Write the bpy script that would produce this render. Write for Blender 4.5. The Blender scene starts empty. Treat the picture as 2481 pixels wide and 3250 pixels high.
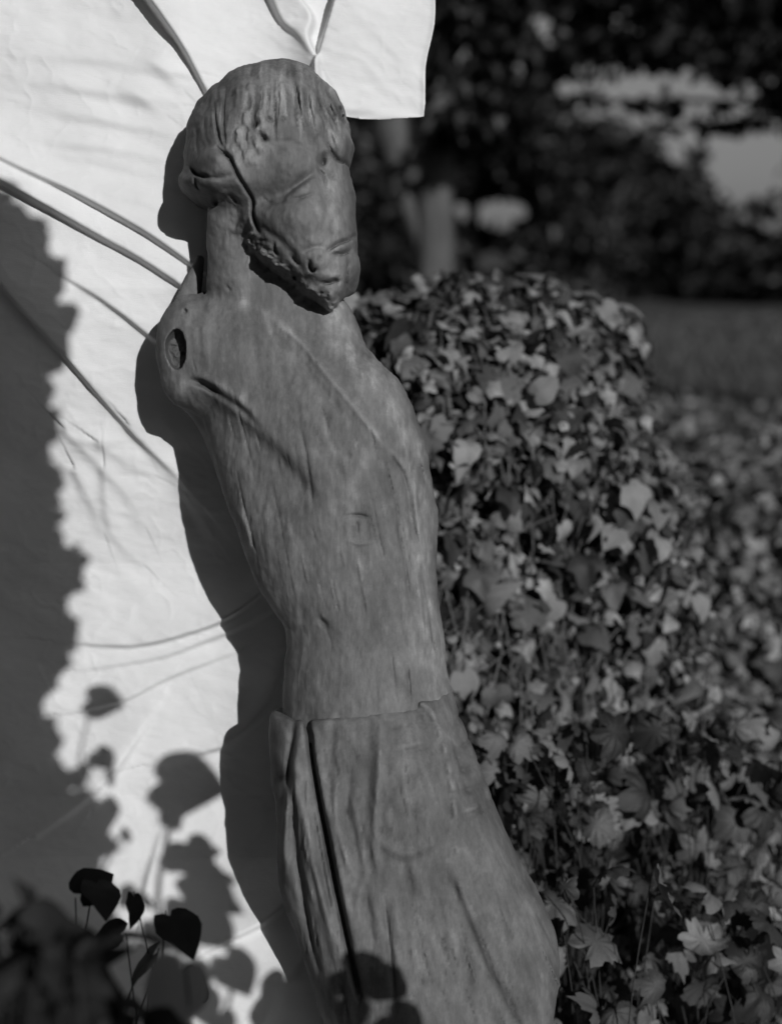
import bpy, math, random
import numpy as np
from mathutils import Vector, Matrix

rng = np.random.default_rng(7)
random.seed(7)
sc = bpy.context.scene
col = sc.collection

# ------------------------------------------------------------------ camera
F = 4719.0                      # focal length in photograph pixels
S = 1.0 / 2567.0                # metres per photograph pixel at the figure
D = F * S
H_CAM = 1.30
PITCH = math.radians(9.9)
RIGHT = np.array([1.0, 0, 0])
UP = np.array([0, math.sin(PITCH), math.cos(PITCH)])
BACK = np.array([0, -math.cos(PITCH), math.sin(PITCH)])
CAM = np.array([0, 0, H_CAM])

cd = bpy.data.cameras.new('camera')
cam = bpy.data.objects.new('camera', cd)
col.objects.link(cam)
cam.location = CAM
cam.rotation_euler = (math.pi / 2 - PITCH, 0, 0)
cd.sensor_fit = 'VERTICAL'
cd.sensor_height = 36
cd.lens = 36 * F / 3250
cd.clip_start = 0.02
cd.clip_end = 3000
cd.dof.use_dof = True
cd.dof.focus_distance = D - 0.05
cd.dof.aperture_fstop = 2.5
cd.dof.aperture_blades = 0
sc.camera = cam

# ------------------------------------------------------------------ light
SUNC = np.array([0.44, 0.26, 1.0])            # towards the sun in the figure's frame
SUNW = SUNC[0] * RIGHT + SUNC[1] * UP + SUNC[2] * BACK
SUNW = SUNW / np.linalg.norm(SUNW)
ELEV = math.asin(SUNW[2])
AZ = math.atan2(SUNW[0], SUNW[1])             # clockwise from +Y

world = bpy.data.worlds.new('World')
sc.world = world
world.use_nodes = True
nt = world.node_tree
nt.nodes.clear()
sky = nt.nodes.new('ShaderNodeTexSky')
sky.sky_type = 'NISHITA'
sky.sun_disc = False
sky.sun_elevation = ELEV
sky.sun_rotation = AZ
sky.air_density = 1.0
sky.dust_density = 1.5
bw = nt.nodes.new('ShaderNodeRGBToBW')
bg = nt.nodes.new('ShaderNodeBackground')
bg.inputs['Strength'].default_value = 0.075
wo = nt.nodes.new('ShaderNodeOutputWorld')
nt.links.new(sky.outputs[0], bw.inputs[0])
nt.links.new(bw.outputs[0], bg.inputs['Color'])
nt.links.new(bg.outputs[0], wo.inputs['Surface'])

sd = bpy.data.lights.new('sun', 'SUN')
sd.energy = 5.0
sd.angle = math.radians(0.5)
sd.color = (1, 1, 1)
sun = bpy.data.objects.new('sun', sd)
col.objects.link(sun)
sun.rotation_euler = Vector(SUNW).to_track_quat('Z', 'Y').to_euler()
sun.location = (3, -3, 4)

vs = sc.view_settings
vs.view_transform = 'Standard'
vs.look = 'None'
vs.exposure = -0.85
vs.gamma = 1
vs.use_curve_mapping = False
sc.render.engine = 'CYCLES'
sc.cycles.max_bounces = 5
sc.cycles.transparent_max_bounces = 4


# ------------------------------------------------------------------ helpers
def T(u, v, w):
    """figure frame (photograph pixels at the figure's distance) -> world"""
    u = np.asarray(u, float); v = np.asarray(v, float); w = np.asarray(w, float)
    a = ((u - 1240.5) * S)[..., None] * RIGHT
    b = ((1625.0 - v) * S)[..., None] * UP
    c = -(D - w * S)[..., None] * BACK
    return CAM + a + b + c


def at(px, py, Y):
    d = RIGHT * ((px - 1240.5) / F) + UP * ((1625 - py) / F) - BACK
    return CAM + d * (Y / d[1])


def proj(P):
    Q = np.asarray(P) - CAM
    dz = -(Q @ BACK)
    return 1240.5 + F * (Q @ RIGHT) / dz, 1625 - F * (Q @ UP) / dz


def tag(o, label=None, cat=None, group=None, kind=None):
    if label: o['label'] = label
    if cat: o['category'] = cat
    if group: o['group'] = group
    if kind: o['kind'] = kind
    return o


def empty(name, loc):
    o = bpy.data.objects.new(name, None)
    o.empty_display_size = 0.05
    o.location = loc
    col.objects.link(o)
    return o


def make_mesh(name, V, faces, mat, smooth=True, tone=None):
    """faces: (n,3) or (n,4) int array, or list of such arrays"""
    if not isinstance(faces, list): faces = [faces]
    faces = [np.asarray(f, np.int32) for f in faces if len(f)]
    V = np.asarray(V, np.float32)
    m = bpy.data.meshes.new(name)
    m.vertices.add(len(V))
    m.vertices.foreach_set('co', V.ravel())
    idx = np.concatenate([f.ravel() for f in faces])
    cnt = np.concatenate([np.full(len(f), f.shape[1], np.int32) for f in faces])
    st = np.concatenate([[0], np.cumsum(cnt)[:-1]]).astype(np.int32)
    m.loops.add(len(idx))
    m.loops.foreach_set('vertex_index', idx)
    m.polygons.add(len(cnt))
    m.polygons.foreach_set('loop_start', st)
    m.polygons.foreach_set('loop_total', cnt)
    m.polygons.foreach_set('use_smooth', np.full(len(cnt), smooth, bool))
    m.update(calc_edges=True)
    if tone is not None:
        at_ = m.attributes.new('tone', 'FLOAT', 'POINT')
        at_.data.foreach_set('value', np.asarray(tone, np.float32))
    if mat: m.materials.append(mat)
    return m


def link(name, m, parent=None, loc=None):
    o = bpy.data.objects.new(name, m)
    col.objects.link(o)
    if loc is not None: o.location = loc
    if parent: o.parent = parent
    return o


def obj(name, V, faces, mat, parent=None, origin=(0, 0, 0), smooth=True, tone=None, own_origin=False):
    """V in world space; the mesh is stored relative to origin (the parent's place)"""
    origin = np.asarray(origin, float)
    m = make_mesh(name, np.asarray(V) - origin, faces, mat, smooth, tone)
    return link(name, m, parent, None if parent else origin)


def tube(pts, rad, n=8, cap=True):
    pts = np.asarray(pts, float); k = len(pts)
    rad = np.broadcast_to(np.asarray(rad, float), (k,))
    tg = np.gradient(pts, axis=0)
    tg /= np.linalg.norm(tg, axis=1)[:, None] + 1e-12
    ref = np.array([0.3, 0.9, 0.1]) if abs(tg[0] @ np.array([0, 0, 1])) > 0.8 else np.array([0, 0, 1.0])
    a = np.cross(tg, ref); a /= np.linalg.norm(a, axis=1)[:, None] + 1e-12
    b = np.cross(tg, a)
    th = np.linspace(0, 2 * math.pi, n, endpoint=False)
    V = pts[:, None, :] + rad[:, None, None] * (np.cos(th)[None, :, None] * a[:, None, :] + np.sin(th)[None, :, None] * b[:, None, :])
    V = V.reshape(-1, 3)
    i = np.arange(k - 1)[:, None] * n; j = np.arange(n)[None, :]; j2 = (j + 1) % n
    q = np.stack([i + j, i + j2, i + n + j2, i + n + j], -1).reshape(-1, 4)
    return V, q


class Bag:
    def __init__(s): s.V = []; s.Q = []; s.T = []; s.tone = []; s.n = 0
    def add(s, V, q=None, t=None, tone=0.5):
        s.V.append(V)
        if q is not None: s.Q.append(np.asarray(q) + s.n)
        if t is not None: s.T.append(np.asarray(t) + s.n)
        s.tone.append(np.full(len(V), tone)); s.n += len(V)
    def faces(s):
        r = []
        if s.Q: r.append(np.concatenate(s.Q))
        if s.T: r.append(np.concatenate(s.T))
        return r
    def build(s, name, mat, parent=None, origin=(0, 0, 0), smooth=True):
        return obj(name, np.concatenate(s.V), s.faces(), mat, parent, origin, smooth, np.concatenate(s.tone))


def vnoise2(x, y, seed):
    r = np.random.default_rng(seed)
    G = r.random((256, 256)).astype(np.float32)
    xi = np.floor(x).astype(int); yi = np.floor(y).astype(int)
    fx = x - xi; fy = y - yi
    fx = fx * fx * (3 - 2 * fx); fy = fy * fy * (3 - 2 * fy)
    g = lambda a, b: G[a & 255, b & 255]
    return ((g(xi, yi) * (1 - fx) + g(xi + 1, yi) * fx) * (1 - fy) + (g(xi, yi + 1) * (1 - fx) + g(xi + 1, yi + 1) * fx) * fy) * 2 - 1


def fbm2(x, y, seed, oct=4):
    s = 0; a = 1.0; t = 0
    for k in range(oct):
        s = s + a * vnoise2(x * 2 ** k + 17 * k, y * 2 ** k + 31 * k, seed + k); t += a; a *= 0.5
    return s / t


def seg_dist(U, V, pts):
    """distance to a polyline, signed side and position along it"""
    best = np.full(U.shape, 1e9, np.float32); side = np.zeros(U.shape, np.float32); tpos = np.zeros(U.shape, np.float32)
    pts = np.asarray(pts, float)
    L = np.concatenate([[0], np.cumsum(np.linalg.norm(np.diff(pts, axis=0), axis=1))])
    for k in range(len(pts) - 1):
        a, b = pts[k], pts[k + 1]
        d = b - a; l2 = d @ d
        t = np.clip(((U - a[0]) * d[0] + (V - a[1]) * d[1]) / l2, 0, 1)
        dx = U - a[0] - t * d[0]; dy = V - a[1] - t * d[1]
        q = np.hypot(dx, dy)
        m = q < best
        best = np.where(m, q, best)
        side = np.where(m, np.sign(d[0] * (V - a[1]) - d[1] * (U - a[0])), side)
        tpos = np.where(m, (L[k] + t * (L[k + 1] - L[k])) / L[-1], tpos)
    return best, side, tpos


def smooth_pts(pts, n=6):
    """Catmull-Rom through the points"""
    p = np.asarray(pts, float)
    if len(p) < 3: return p
    q = np.concatenate([[2 * p[0] - p[1]], p, [2 * p[-1] - p[-2]]])
    out = []
    for i in range(1, len(q) - 2):
        for k in range(n):
            t = k / n
            out.append(0.5 * ((2 * q[i]) + (-q[i - 1] + q[i + 1]) * t + (2 * q[i - 1] - 5 * q[i] + 4 * q[i + 1] - q[i + 2]) * t * t + (-q[i - 1] + 3 * q[i] - 3 * q[i + 1] + q[i + 2]) * t ** 3))
    out.append(p[-1])
    return np.array(out)


# ------------------------------------------------------------------ materials
def new_mat(name):
    m = bpy.data.materials.new(name)
    m.use_nodes = True
    n = m.node_tree
    n.nodes.clear()
    out = n.nodes.new('ShaderNodeOutputMaterial')
    b = n.nodes.new('ShaderNodeBsdfPrincipled')
    n.links.new(b.outputs[0], out.inputs[0])
    return m, n, b, out


def N(n, t, **kw):
    x = n.nodes.new(t)
    for k, v in kw.items():
        if k in x.inputs: x.inputs[k].default_value = v
        else: setattr(x, k, v)
    return x


def math_node(n, op, a, b=None):
    x = n.nodes.new('ShaderNodeMath'); x.operation = op
    for i, s in enumerate((a, b)):
        if s is None: continue
        if isinstance(s, (int, float)): x.inputs[i].default_value = s
        else: n.links.new(s, x.inputs[i])
    return x.outputs[0]


def wood_mat(name, base, streak=1.0, bump=1.0):
    m, n, b, out = new_mat(name)
    tc = N(n, 'ShaderNodeTexCoord')
    mp = N(n, 'ShaderNodeMapping')
    mp.inputs['Rotation'].default_value = (0, math.radians(14), 0)
    mp.inputs['Scale'].default_value = (1, 1, 0.14)
    n.links.new(tc.outputs['Object'], mp.inputs[0])
    g1 = N(n, 'ShaderNodeTexNoise', Scale=70.0, Detail=6.0, Roughness=0.65, Distortion=0.4)
    n.links.new(mp.outputs[0], g1.inputs['Vector'])
    g2 = N(n, 'ShaderNodeTexNoise', Scale=260.0, Detail=4.0, Roughness=0.6, Distortion=0.2)
    n.links.new(mp.outputs[0], g2.inputs['Vector'])
    mp2 = N(n, 'ShaderNodeMapping')
    mp2.inputs['Rotation'].default_value = (0, math.radians(14), 0)
    mp2.inputs['Scale'].default_value = (1, 1, 0.45)
    n.links.new(tc.outputs['Object'], mp2.inputs[0])
    bl = N(n, 'ShaderNodeTexNoise', Scale=26.0, Detail=7.0, Roughness=0.62)
    n.links.new(mp2.outputs[0], bl.inputs['Vector'])
    fine = N(n, 'ShaderNodeTexNoise', Scale=190.0, Detail=5.0, Roughness=0.7)
    n.links.new(mp2.outputs[0], fine.inputs['Vector'])
    at_ = N(n, 'ShaderNodeAttribute', attribute_name='tone')
    # albedo: painted tone times blotches and grain
    r1 = N(n, 'ShaderNodeMapRange'); r1.inputs[1].default_value = 0.3; r1.inputs[2].default_value = 0.7
    r1.inputs[3].default_value = 0.76; r1.inputs[4].default_value = 1.24
    n.links.new(bl.outputs[0], r1.inputs[0])
    r2 = N(n, 'ShaderNodeMapRange'); r2.inputs[1].default_value = 0.3; r2.inputs[2].default_value = 0.7
    r2.inputs[3].default_value = 1 - 0.15 * streak; r2.inputs[4].default_value = 1 + 0.15 * streak
    n.links.new(g1.outputs[0], r2.inputs[0])
    r3 = N(n, 'ShaderNodeMapRange'); r3.inputs[1].default_value = 0.3; r3.inputs[2].default_value = 0.7
    r3.inputs[3].default_value = 0.85; r3.inputs[4].default_value = 1.15
    n.links.new(fine.outputs[0], r3.inputs[0])
    v = math_node(n, 'MULTIPLY', r1.outputs[0], r2.outputs[0])
    v = math_node(n, 'MULTIPLY', v, r3.outputs[0])
    v = math_node(n, 'MULTIPLY', v, at_.outputs['Fac'])
    v = math_node(n, 'MULTIPLY', v, base)
    cc = N(n, 'ShaderNodeCombineColor')
    for i in range(3): n.links.new(v, cc.inputs[i])
    n.links.new(cc.outputs[0], b.inputs['Base Color'])
    b.inputs['Roughness'].default_value = 0.72
    b.inputs['Specular IOR Level'].default_value = 0.3
    h = math_node(n, 'MULTIPLY', g1.outputs[0], 0.7)
    h2 = math_node(n, 'MULTIPLY', g2.outputs[0], 0.35)
    h3 = math_node(n, 'MULTIPLY', fine.outputs[0], 0.25)
    h = math_node(n, 'ADD', math_node(n, 'ADD', h, h2), h3)
    bp = N(n, 'ShaderNodeBump', Strength=0.32 * bump, Distance=0.005)
    n.links.new(h, bp.inputs['Height'])
    n.links.new(bp.outputs[0], b.inputs['Normal'])
    return m


def leaf_mat(name, lo, hi, trans=0.18, rough=0.5, bump=0.3, skew=1.0):
    m, n, b, out = new_mat(name)
    at_ = N(n, 'ShaderNodeAttribute', attribute_name='tone')
    oi = N(n, 'ShaderNodeObjectInfo')
    tc = N(n, 'ShaderNodeTexCoord')
    no = N(n, 'ShaderNodeTexNoise', Scale=60.0, Detail=4.0)
    n.links.new(tc.outputs['Object'], no.inputs['Vector'])
    t = math_node(n, 'ADD', at_.outputs['Fac'], oi.outputs['Random'])
    t = math_node(n, 'FRACT', t)
    t = math_node(n, 'POWER', t, skew)
    r = N(n, 'ShaderNodeMapRange')
    r.inputs[3].default_value = lo; r.inputs[4].default_value = hi
    n.links.new(t, r.inputs[0])
    k = N(n, 'ShaderNodeMapRange'); k.inputs[1].default_value = 0.3; k.inputs[2].default_value = 0.7
    k.inputs[3].default_value = 0.75; k.inputs[4].default_value = 1.2
    n.links.new(no.outputs[0], k.inputs[0])
    v = math_node(n, 'MULTIPLY', r.outputs[0], k.outputs[0])
    cc = N(n, 'ShaderNodeCombineColor')
    for i in range(3): n.links.new(v, cc.inputs[i])
    n.links.new(cc.outputs[0], b.inputs['Base Color'])
    b.inputs['Roughness'].default_value = rough
    b.inputs['Specular IOR Level'].default_value = 0.35
    if bump:
        bp = N(n, 'ShaderNodeBump', Strength=bump, Distance=0.003)
        n.links.new(no.outputs[0], bp.inputs['Height'])
        n.links.new(bp.outputs[0], b.inputs['Normal'])
    if trans:
        tr = N(n, 'ShaderNodeBsdfTranslucent')
        n.links.new(cc.outputs[0], tr.inputs['Color'])
        mx = N(n, 'ShaderNodeMixShader'); mx.inputs[0].default_value = trans
        n.links.new(b.outputs[0], mx.inputs[1]); n.links.new(tr.outputs[0], mx.inputs[2])
        n.links.new(mx.outputs[0], out.inputs[0])
    return m


def plain_mat(name, lo, hi, scale=8.0, bump=0.3, rough=0.85, dist=0.02, stretch=(1, 1, 1)):
    m, n, b, out = new_mat(name)
    tc = N(n, 'ShaderNodeTexCoord')
    mp = N(n, 'ShaderNodeMapping'); mp.inputs['Scale'].default_value = stretch
    n.links.new(tc.outputs['Object'], mp.inputs[0])
    no = N(n, 'ShaderNodeTexNoise', Scale=scale, Detail=8.0, Roughness=0.65)
    n.links.new(mp.outputs[0], no.inputs['Vector'])
    r = N(n, 'ShaderNodeMapRange'); r.inputs[1].default_value = 0.3; r.inputs[2].default_value = 0.7
    r.inputs[3].default_value = lo; r.inputs[4].default_value = hi
    n.links.new(no.outputs[0], r.inputs[0])
    cc = N(n, 'ShaderNodeCombineColor')
    for i in range(3): n.links.new(r.outputs[0], cc.inputs[i])
    n.links.new(cc.outputs[0], b.inputs['Base Color'])
    b.inputs['Roughness'].default_value = rough
    b.inputs['Specular IOR Level'].default_value = 0.2
    bp = N(n, 'ShaderNodeBump', Strength=bump, Distance=dist)
    n.links.new(no.outputs[0], bp.inputs['Height'])
    n.links.new(bp.outputs[0], b.inputs['Normal'])
    return m


def cloth_mat():
    m, n, b, out = new_mat('cotton_sheet')
    tc = N(n, 'ShaderNodeTexCoord')
    no = N(n, 'ShaderNodeTexNoise', Scale=9.0, Detail=6.0, Roughness=0.6)
    n.links.new(tc.outputs['Object'], no.inputs['Vector'])
    mp = N(n, 'ShaderNodeMapping'); mp.inputs['Scale'].default_value = (1, 1, 7)
    n.links.new(tc.outputs['Object'], mp.inputs[0])
    we = N(n, 'ShaderNodeTexNoise', Scale=120.0, Detail=3.0, Roughness=0.6)
    n.links.new(mp.outputs[0], we.inputs['Vector'])
    r = N(n, 'ShaderNodeMapRange'); r.inputs[1].default_value = 0.3; r.inputs[2].default_value = 0.7
    r.inputs[3].default_value = 0.73; r.inputs[4].default_value = 0.83
    n.links.new(no.outputs[0], r.inputs[0])
    cc = N(n, 'ShaderNodeCombineColor')
    for i in range(3): n.links.new(r.outputs[0], cc.inputs[i])
    n.links.new(cc.outputs[0], b.inputs['Base Color'])
    b.inputs['Roughness'].default_value = 0.9
    b.inputs['Specular IOR Level'].default_value = 0.1
    h = math_node(n, 'ADD', math_node(n, 'MULTIPLY', we.outputs[0], 0.25), no.outputs[0])
    bp = N(n, 'ShaderNodeBump', Strength=0.25, Distance=0.006)
    n.links.new(h, bp.inputs['Height'])
    n.links.new(bp.outputs[0], b.inputs['Normal'])
    return m


M_WOOD = wood_mat('weathered_wood', 0.138, 0.6, 0.9)
M_HAIR = wood_mat('weathered_wood_hair', 0.128, 1.8, 1.6)
M_SKIRT = wood_mat('weathered_wood_skirt', 0.128, 0.6, 0.9)
M_SOCKET = wood_mat('rotten_wood', 0.10, 1.6, 2.5)
M_CLOTH = cloth_mat()
M_LEAF = leaf_mat('ivy_leaf', 0.035, 0.34, skew=1.5)
M_LOBED = leaf_mat('lobed_leaf', 0.03, 0.24, skew=1.5)
M_PALE = leaf_mat('pale_leaf', 0.4, 0.5)
M_IVYSTEM = plain_mat('ivy_stem', 0.09, 0.2, 40)
M_DARKLEAF = leaf_mat('shade_leaf', 0.012, 0.035, 0.1, 0.7)  # shade of the lower left plants put into a near-black leaf colour
M_TREE = leaf_mat('tree_leaf', 0.006, 0.16, 0.12, 0.6, 0, 9.0)  # rare pale leaves put sunlit flecks into the colour
M_STALK = plain_mat('dark_stalk', 0.025, 0.06, 40)
M_STEM = plain_mat('green_stem', 0.05, 0.11, 40)
M_BARK = plain_mat('bark', 0.03, 0.075, 12, 0.8, 0.9, 0.04, (1, 1, 0.25))
M_PALEBARK = plain_mat('pale_bark', 0.06, 0.15, 9, 0.8, 0.9, 0.04, (1, 1, 0.3))
M_SOIL = plain_mat('leaf_mould', 0.012, 0.03, 14, 0.8)
M_LAWN = plain_mat('lawn', 0.03, 0.105, 1.1, 0.6)
M_GRASS = leaf_mat('grass_blade', 0.04, 0.12, 0.15, 0.6, 0)


# ------------------------------------------------------------------ polygoniser (surface nets)
def surface_nets(f, o, h):
    """f[u,v,w] sampled at o + h*index, negative inside -> vertices, quads"""
    ins = f < 0
    nx, ny, nz = f.shape
    cs = np.zeros((nx - 1, ny - 1, nz - 1), np.uint8)
    for dx in (0, 1):
        for dy in (0, 1):
            for dz in (0, 1):
                cs += ins[dx:nx - 1 + dx, dy:ny - 1 + dy, dz:nz - 1 + dz]
    act = (cs > 0) & (cs < 8)
    I = np.argwhere(act)
    vid = np.full(act.shape, -1, np.int32)
    vid[act] = np.arange(len(I), dtype=np.int32)
    acc = np.zeros((len(I), 3)); cnt = np.zeros(len(I))
    corner = [(a, b, c) for a in (0, 1) for b in (0, 1) for c in (0, 1)]
    val = {c: f[I[:, 0] + c[0], I[:, 1] + c[1], I[:, 2] + c[2]] for c in corner}
    for c in corner:
        for ax in range(3):
            if c[ax]: continue
            d = list(c); d[ax] = 1; d = tuple(d)
            a, b = val[c], val[d]
            m = (a < 0) != (b < 0)
            t = np.where(m, a / np.where(m, a - b, 1), 0)
            p = np.tile(np.array(c, float), (len(I), 1)); p[:, ax] += t
            acc += p * m[:, None]; cnt += m
    V = (I + acc / cnt[:, None]) * h + np.asarray(o)
    quads = []
    for ax in range(3):
        sl0 = [slice(None)] * 3; sl1 = [slice(None)] * 3
        sl0[ax] = slice(0, -1); sl1[ax] = slice(1, None)
        A, B = ins[tuple(sl0)], ins[tuple(sl1)]
        E = np.argwhere(A != B)
        b_, c_ = [(1, 2), (2, 0), (0, 1)][ax]
        ok = (E[:, b_] > 0) & (E[:, c_] > 0) & (E[:, b_] < f.shape[b_] - 1) & (E[:, c_] < f.shape[c_] - 1)
        E = E[ok]
        flip = A[E[:, 0], E[:, 1], E[:, 2]]
        def g(db, dc):
            J = E.copy(); J[:, b_] += db; J[:, c_] += dc
            return vid[J[:, 0], J[:, 1], J[:, 2]]
        q = np.stack([g(-1, -1), g(0, -1), g(0, 0), g(-1, 0)], 1)
        # the figure frame (u right, v down, w out) keeps the handedness reversed -> flip accordingly
        q = np.where(flip[:, None], q[:, ::-1], q)
        quads.append(q)
    return V, np.concatenate(quads)


def smin(a, b, k):
    h = np.clip(0.5 + 0.5 * (b - a) / k, 0, 1)
    return b * (1 - h) + a * h - k * h * (1 - h)


def smax(a, b, k): return -smin(-a, -b, k)


def sheet_w(v):
    return np.interp(v, [-300, 300, 900, 1200, 1500, 1800, 2600, 2800, 3000, 3150, 3400, 4400], [-112, -108, -112, -190, -300, -380, -400, -340, -200, -110, -60, 0])


def loft(U, V, W, rows, n=2.2):
    r = np.array(rows, float)
    pk = (F - r[:, 3]) / F
    for c_ in (1, 2): r[:, c_] = 1240.5 + (r[:, c_] - 1240.5) * pk
    r[:, 0] = 1625 + (r[:, 0] - 1625) * pk
    v1 = V[0, :, 0]
    L = np.interp(v1, r[:, 0], r[:, 1]); R = np.interp(v1, r[:, 0], r[:, 2])
    cw = np.interp(v1, r[:, 0], r[:, 3]); b = np.interp(v1, r[:, 0], r[:, 4])
    # soften the corners of the piecewise outline
    ker = np.array([1, 2, 3, 2, 1.0]); ker /= ker.sum()
    sm = lambda q: np.convolve(np.pad(q, 2, mode='edge'), ker, 'valid')
    L, R, cw, b = sm(L), sm(R), sm(cw), sm(b)
    a = np.maximum((R - L) / 2, 4)[None, :, None]; c = ((R + L) / 2)[None, :, None]
    b = np.maximum(b, 4)[None, :, None]; cw = cw[None, :, None]
    q = (np.abs((U - c) / a) ** n + np.abs((W - cw) / b) ** n) ** (1.0 / n)
    f = (q - 1) * np.minimum(a, b)
    f = np.maximum(f, r[0, 0] - V)
    return np.maximum(f, V - r[-1, 0]).astype(np.float32)


def ellipsoid(U, V, W, c, r):
    q = np.sqrt(((U - c[0]) / r[0]) ** 2 + ((V - c[1]) / r[1]) ** 2 + ((W - c[2]) / r[2]) ** 2)
    return ((q - 1) * min(r)).astype(np.float32)


class Relief:
    """height map over the figure's front: carved lines, bosses, tool marks"""
    def __init__(s, u, v):
        s.u, s.v = u, v
        s.U, s.V = np.meshgrid(u, v, indexing='ij')
        s.m = 0
        s.H = np.zeros(s.U.shape, np.float32)
        s.C = np.ones(s.U.shape, np.float32)
    def box(s, pts, m):
        p = np.asarray(pts, float); m = m + s.m
        i0, i1 = np.searchsorted(s.u, [p[:, 0].min() - m, p[:, 0].max() + m])
        j0, j1 = np.searchsorted(s.v, [p[:, 1].min() - m, p[:, 1].max() + m])
        return (slice(i0, i1), slice(j0, j1))
    def line(s, pts, width, h, tone=0.0, taper=0.25, smooth=True):
        if smooth: pts = smooth_pts(pts, 4)
        sl = s.box(pts, width * 4)
        if s.U[sl].size == 0: return
        d, sd_, t = seg_dist(s.U[sl], s.V[sl], pts)
        e = np.clip(np.minimum(t, 1 - t) / max(taper, 1e-3), 0, 1) if taper else 1
        g = np.exp(-(d / width) ** 2) * (0.25 + 0.75 * e)
        s.H[sl] += h * g
        s.C[sl] *= 1 + tone * g
    def blob(s, c, r, h, tone=0.0, rot=0.0, p=2):
        sl = s.box([c], max(r) * 2.6)
        if s.U[sl].size == 0: return
        x = s.U[sl] - c[0]; y = s.V[sl] - c[1]
        ca, sa = math.cos(math.radians(rot)), math.sin(math.radians(rot))
        q = np.sqrt(((x * ca + y * sa) / r[0]) ** 2 + ((-x * sa + y * ca) / r[1]) ** 2)
        g = np.exp(-q ** p)
        s.H[sl] += h * g
        s.C[sl] *= 1 + tone * g
    def step(s, pts, width, h, reach, sign=1):
        pts = smooth_pts(pts, 4)
        sl = s.box(pts, reach * 2.5)
        d, sd_, t = seg_dist(s.U[sl], s.V[sl], pts)
        x = d * sd_ * sign
        e = np.clip(np.minimum(t, 1 - t) / 0.15, 0, 1)
        s.H[sl] += h * e * (0.5 + 0.5 * np.tanh(x / width)) * np.exp(-(np.maximum(x, 0) / reach) ** 2)
    def drape(s, f, w):
        """draw in photograph pixels: follow the depth of the surface already there"""
        ins = f < 0
        k = ins.shape[2] - 1 - np.argmax(ins[:, :, ::-1], axis=2)
        d = np.where(ins.any(2), w[k], 0).astype(np.float32)
        ker = np.ones(11) / 11
        for ax in (0, 1):
            d = np.apply_along_axis(lambda q: np.convolve(np.pad(q, 5, mode='edge'), ker, 'valid'), ax, d)
        s.U = (1240.5 + (s.U - 1240.5) * F / (F - d)).astype(np.float32)
        s.V = (1625 + (s.V - 1625) * F / (F - d)).astype(np.float32)
        s.m = 110

    def apply(s, f, W, w0=-60, w1=40):
        k = np.clip((W - w0) / (w1 - w0), 0, 1)
        f -= s.H[:, :, None] * k


def hc(*pts):   # head detail coordinates -> figure frame
    return [(400 + x / 1.867, 100 + y / 1.867) for x, y in pts]
def tc_(*pts):  # torso detail coordinates
    return [(400 + x / 1.527, 900 + y / 1.527) for x, y in pts]
def kc(*pts):   # skirt detail coordinates
    return [(600 + x / 1.292, 1900 + y / 1.292) for x, y in pts]


# ------------------------------------------------------------------ THE FIGURE
ROOT_P = T(1420, 4150, 0)
ROOT_P[2] = 0
fig = empty('figurehead', ROOT_P)
tag(fig, 'weathered wooden figurehead of a woman in a pleated skirt, armless, head bowed', 'statue')


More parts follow.
